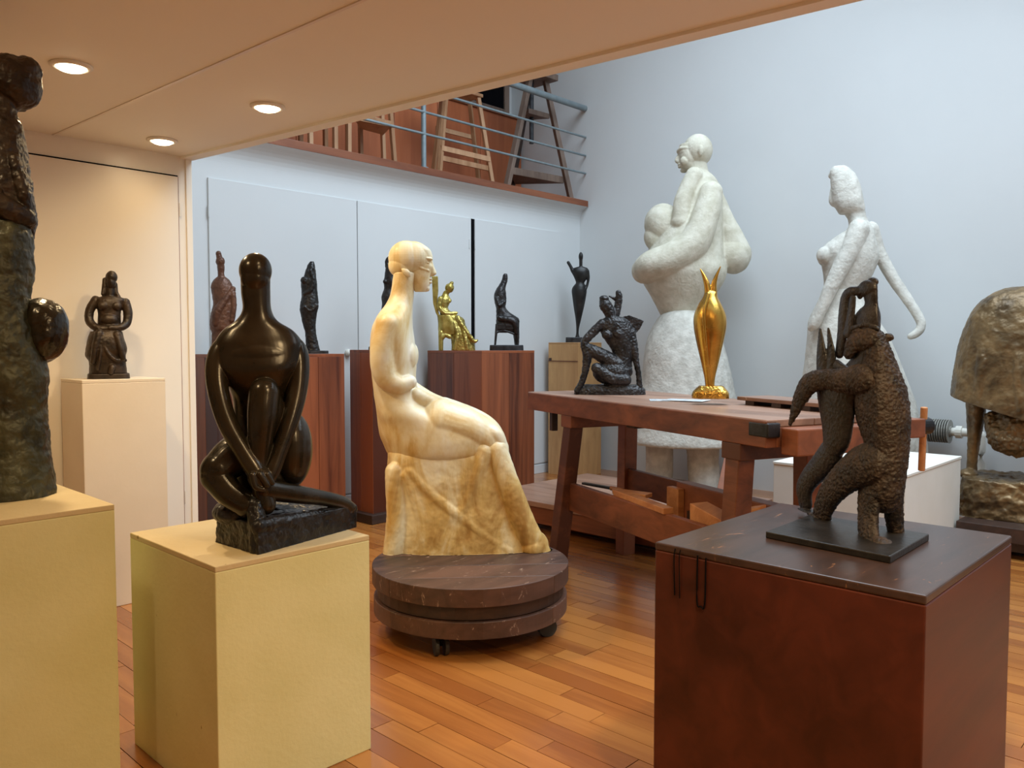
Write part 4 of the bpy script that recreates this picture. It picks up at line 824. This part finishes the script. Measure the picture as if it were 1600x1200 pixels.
f.tube([(200, 88, -34, 5), (182, 86, -24, 6), (172, 90, -8, 6)]); f.tube([(200, 88, 34, 5), (182, 86, 24, 6), (172, 90, 8, 6)])
for sgn in (-1, 1): f.blob(246, 102, sgn * 47, 9, 17, 7)
f.tube([(232, 130, 0, 32), (240, 190, 0, 38)])
f.build('child_head', PLASTER_Y, 0.8, 2, [('CLOUDS', 10, 0.6)], floor=None)

# N walking woman plaster
S = Sculpture('plaster_figure', 'tall white plaster woman with arm swung out behind the bear', 'sculpture', 1335, 760, 0.0, (980, 200, 2.144), xy=(5.92, 2.215))
f = S.part()
f.loft([(545, 655, 792, 62), (575, 640, 792, 70), (610, 622, 812, 80), (650, 604, 845, 92), (710, 600, 880, 104), (790, 590, 914, 116), (870, 578, 945, 124), (950, 566, 972, 130), (1060, 556, 1000, 134), (1220, 560, 1000, 130)], n=40)
f.build('skirt', PLASTER, 1.5, 3, [('CLOUDS', 24, 2), ('CLOUDS', 5, 0.6)], floor=None)
f = S.part()
f.loft([(590, 650, 792, 62), (545, 658, 792, 60), (500, 656, 820, 68), (460, 650, 838, 74), (432, 640, 842, 76), (405, 650, 838, 74), (372, 692, 830, 62), (345, 736, 822, 44), (318, 740, 806, 32), (296, 728, 798, 30), (270, 712, 794, 36)], n=36)
f.loft([(136, 692, 730, 16), (150, 680, 750, 30), (172, 680, 768, 38), (205, 683, 781, 44), (240, 687, 789, 46), (258, 690, 793, 46), (278, 700, 796, 42), (294, 710, 794, 32)], pw=2.8)
f.tube([(688, 210, 0, 8), (686, 250, 0, 10), (698, 264, 0, 8)]); f.tube([(682, 165, 0, 10), (720, 150, 0, 14), (755, 170, 0, 12)])
f.tube([(775, 355, -44, 36), (748, 420, -62, 33), (700, 510, -78, 27), (658, 600, -84, 21), (632, 655, -84, 19), (618, 672, -80, 12)])
f.tube([(815, 345, 36, 28), (842, 420, 44, 24), (890, 510, 40, 20), (942, 590, 30, 17), (974, 645, 20, 16), (976, 672, 14, 15), (962, 690, 10, 14), (944, 700, 6, 11)])
f.blob(664, 432, -34, 30, 30, 30); f.blob(664, 432, 34, 30, 30, 30)
f.build('body', PLASTER, 1.3, 3, [('CLOUDS', 20, 1.2), ('CLOUDS', 5, 0.5)], floor=None)

# O bear with rider on the dark red box
S = Sculpture('bronze_bear', 'rough bronze bear wrestling with a small rider on dark plate', 'sculpture', 1375, 838, HR, (1160, 420, 2.553))
zc = HR
pl = [onz(1196, 830, HR + 0.018), onz(1391, 869, HR + 0.018), onz(1452, 834, HR + 0.018)]
bk = pl[0] + pl[2] - pl[1]
wbox(S, 'base_plate', BRONZE_S, [(float(q[0]), float(q[1])) for q in (pl[0], pl[1], pl[2], bk)], HR, HR + 0.018, 0.003)
def lean(x, y, w): return x, y, w - 90 + max(0, 540 - x) * 1.0
f = S.part(lean)
f.loft([(950, 520, 600, 30), (925, 496, 622, 56), (880, 476, 640, 80), (830, 472, 648, 86), (770, 482, 656, 88), (710, 490, 662, 86), (650, 470, 666, 90), (590, 450, 668, 94), (530, 440, 662, 94), (470, 440, 652, 88), (420, 458, 634, 78), (370, 462, 614, 66), (330, 455, 598, 60), (290, 445, 580, 54), (255, 450, 560, 44), (240, 470, 540, 30)], n=32)
f.tube([(500, 285, -20, 50), (450, 300, -34, 40), (425, 338, -40, 24)]); f.blob(466, 258, -40, 28, 20, 16); f.blob(582, 276, 0, 20, 16, 14)
f.tube([(470, 440, -50, 60), (400, 450, -56, 52), (320, 448, -60, 44), (250, 468, -64, 44), (205, 530, -66, 36), (178, 590, -68, 24), (150, 652, -70, 10)])
f.tube([(580, 740, -10, 76), (500, 775, -30, 82), (420, 830, -40, 64), (350, 910, -36, 52), (312, 985, -20, 45), (298, 1035, -8, 42)]); f.blob(282, 1052, -6, 54, 22, 50)
f.tube([(510, 870, -30, 48), (502, 970, -60, 42), (506, 1050, -108, 42)]); f.blob(545, 1050, -122, 56, 26, 44); f.blob(585, 1058, -122, 26, 14, 30)
f.tube([(598, 870, 30, 44), (604, 970, 60, 38), (612, 1050, 86, 33)]); f.blob(645, 1056, 76, 48, 16, 32)
f.build('bear', BRONZE_B, 0.8, 1, [('CLOUDS', 6, 2.6), ('STUCCI', 4, 1.5)], floor=0.016)
f = S.part(lean)
f.loft([(430, 320, 450, 60, -10), (480, 280, 460, 66, -10), (560, 285, 450, 64, -6), (640, 300, 440, 60, 0), (720, 305, 420, 52, 4), (790, 290, 370, 44, 20)])
f.tube([(340, 760, 20, 54), (290, 830, 36, 52), (240, 890, 46, 46), (208, 950, 54, 42), (212, 1010, 58, 36)]); f.blob(226, 1052, 46, 52, 22, 44)
f.tube([(310, 420, -30, 32), (304, 350, -30, 26), (296, 240, -30, 7)]); f.tube([(338, 410, -30, 30), (346, 340, -30, 20), (334, 238, -30, 6)])
f.build('rider_legs', BRONZE_S, 0.85, 1, [('CLOUDS', 5, 1.6)], floor=0.016)
f = S.part(lean)
f.loft([(420, 370, 500, 46), (360, 430, 530, 44), (290, 450, 545, 46), (230, 440, 552, 46), (190, 446, 552, 44), (165, 466, 546, 34), (145, 488, 542, 26), (115, 484, 541, 28), (80, 474, 540, 30), (60, 480, 538, 22)])
f.blob(500, 85, -4, 40, 34, 32); f.blob(520, 62, 6, 24, 20, 26); f.tube([(468, 78, 0, 10), (462, 96, 0, 9), (470, 112, 0, 12)])
f.tube([(474, 92, -10, 17), (430, 92, -6, 20), (408, 112, 0, 20), (400, 170, -4, 22), (394, 260, -8, 22), (382, 340, -14, 20)]); f.tube([(440, 120, -20, 14), (432, 190, -24, 17), (420, 260, -28, 20)])
f.tube([(440, 238, -40, 10), (490, 226, -44, 9), (540, 244, -30, 9)]); f.tube([(370, 390, -30, 26), (430, 420, -44, 22), (470, 400, -50, 18)])
f.build('rider', BRONZE_R, 0.7, 2, [('CLOUDS', 4, 0.8)], floor=0.016)

# P big golden brown bronze at the right edge on its dark platform
pb = thing('dark_platform', 'low dark wooden platform under the golden brown bronze', 'platform', (5.85, 0.7, 0))
x0_ = 5.36; yt = 1.40
B().box(x0_, 6.35, -0.6, yt, 0.10, 0.19).obj('top', DARKWOOD, pb, bevel=0.004)
for q in ((x0_ + 0.04, yt - 0.14), (6.2, yt - 0.14), (x0_ + 0.04, -0.55), (6.2, -0.55)): B().box(q[0], q[0] + 0.1, q[1], q[1] + 0.1, 0, 0.10).obj('foot', DARKWOOD, pb)
B().box(x0_ + 0.06, 6.3, -0.5, yt - 0.16, 0.04, 0.10).obj('skirting', DARKWOOD, pb)
S = Sculpture('bronze_figure', 'large golden brown bronze cloaked figure cut off by the right edge', 'sculpture', 1620, 798, 0.19, (1400, 430, 2.449), xy=(5.86, 0.93))
def hem(x, y, w): return x, y + max(0.0, min(x, 500) - 180) * 0.26 * max(0.0, min(1.0, (y - 120) / 345.0)), w
f = S.part(hem)
f.loft([(470, 178, 804, 176), (462, 179, 803, 176), (400, 188, 792, 172), (320, 202, 778, 168), (240, 221, 758, 160), (165, 252, 724, 145), (100, 302, 676, 120), (60, 366, 612, 88), (43, 430, 550, 50)], n=64, pw=2.3)
f.tube([(470, 70, -50, 26), (462, 200, -118, 30), (470, 330, -144, 32), (480, 440, -148, 30)]); f.tube([(350, 140, -72, 26), (332, 300, -118, 34), (316, 440, -126, 32)])
f.build('cloak', BRONZE_C, 1.2, 4, [('CLOUDS', 30, 4), ('CLOUDS', 9, 2), ('STUCCI', 14, 1.5)], floor=None)
f = S.part(); f.tube([(288, 480, 0, 46), (286, 560, 0, 40), (280, 640, 0, 30), (272, 720, 0, 24), (268, 790, 0, 24)]); f.blob(258, 785, -20, 40, 22, 44); f.build('leg', BRONZE_C, 1.1, 2, [('CLOUDS', 8, 2)], floor=None)
f = S.part(); f.tube([(690, 480, 0, 46), (690, 560, 0, 40), (692, 640, 0, 30), (696, 720, 0, 24), (698, 790, 0, 24)]); f.blob(700, 785, -20, 40, 22, 44)
f.build('leg', BRONZE_C, 1.1, 2, [('CLOUDS', 8, 2)], floor=None)
f = S.part(); f.blob(470, 590, -40, 120, 96, 90); f.tube([(360, 560, -50, 34), (400, 620, -70, 60), (470, 640, -70, 60)]); f.build('rough_mass', BRONZE_C, 1.2, 1, [('CLOUDS', 9, 6), ('STUCCI', 5, 3)], floor=None)
f = S.part(); f.loft([(960, 222, 812, 175), (880, 224, 810, 175), (830, 228, 806, 172), (790, 240, 796, 165)], pw=5); f.build('base', BRONZE_C, 1.4, 1, [('CLOUDS', 20, 9), ('VORONOI', 14, 5)], floor=0.0)
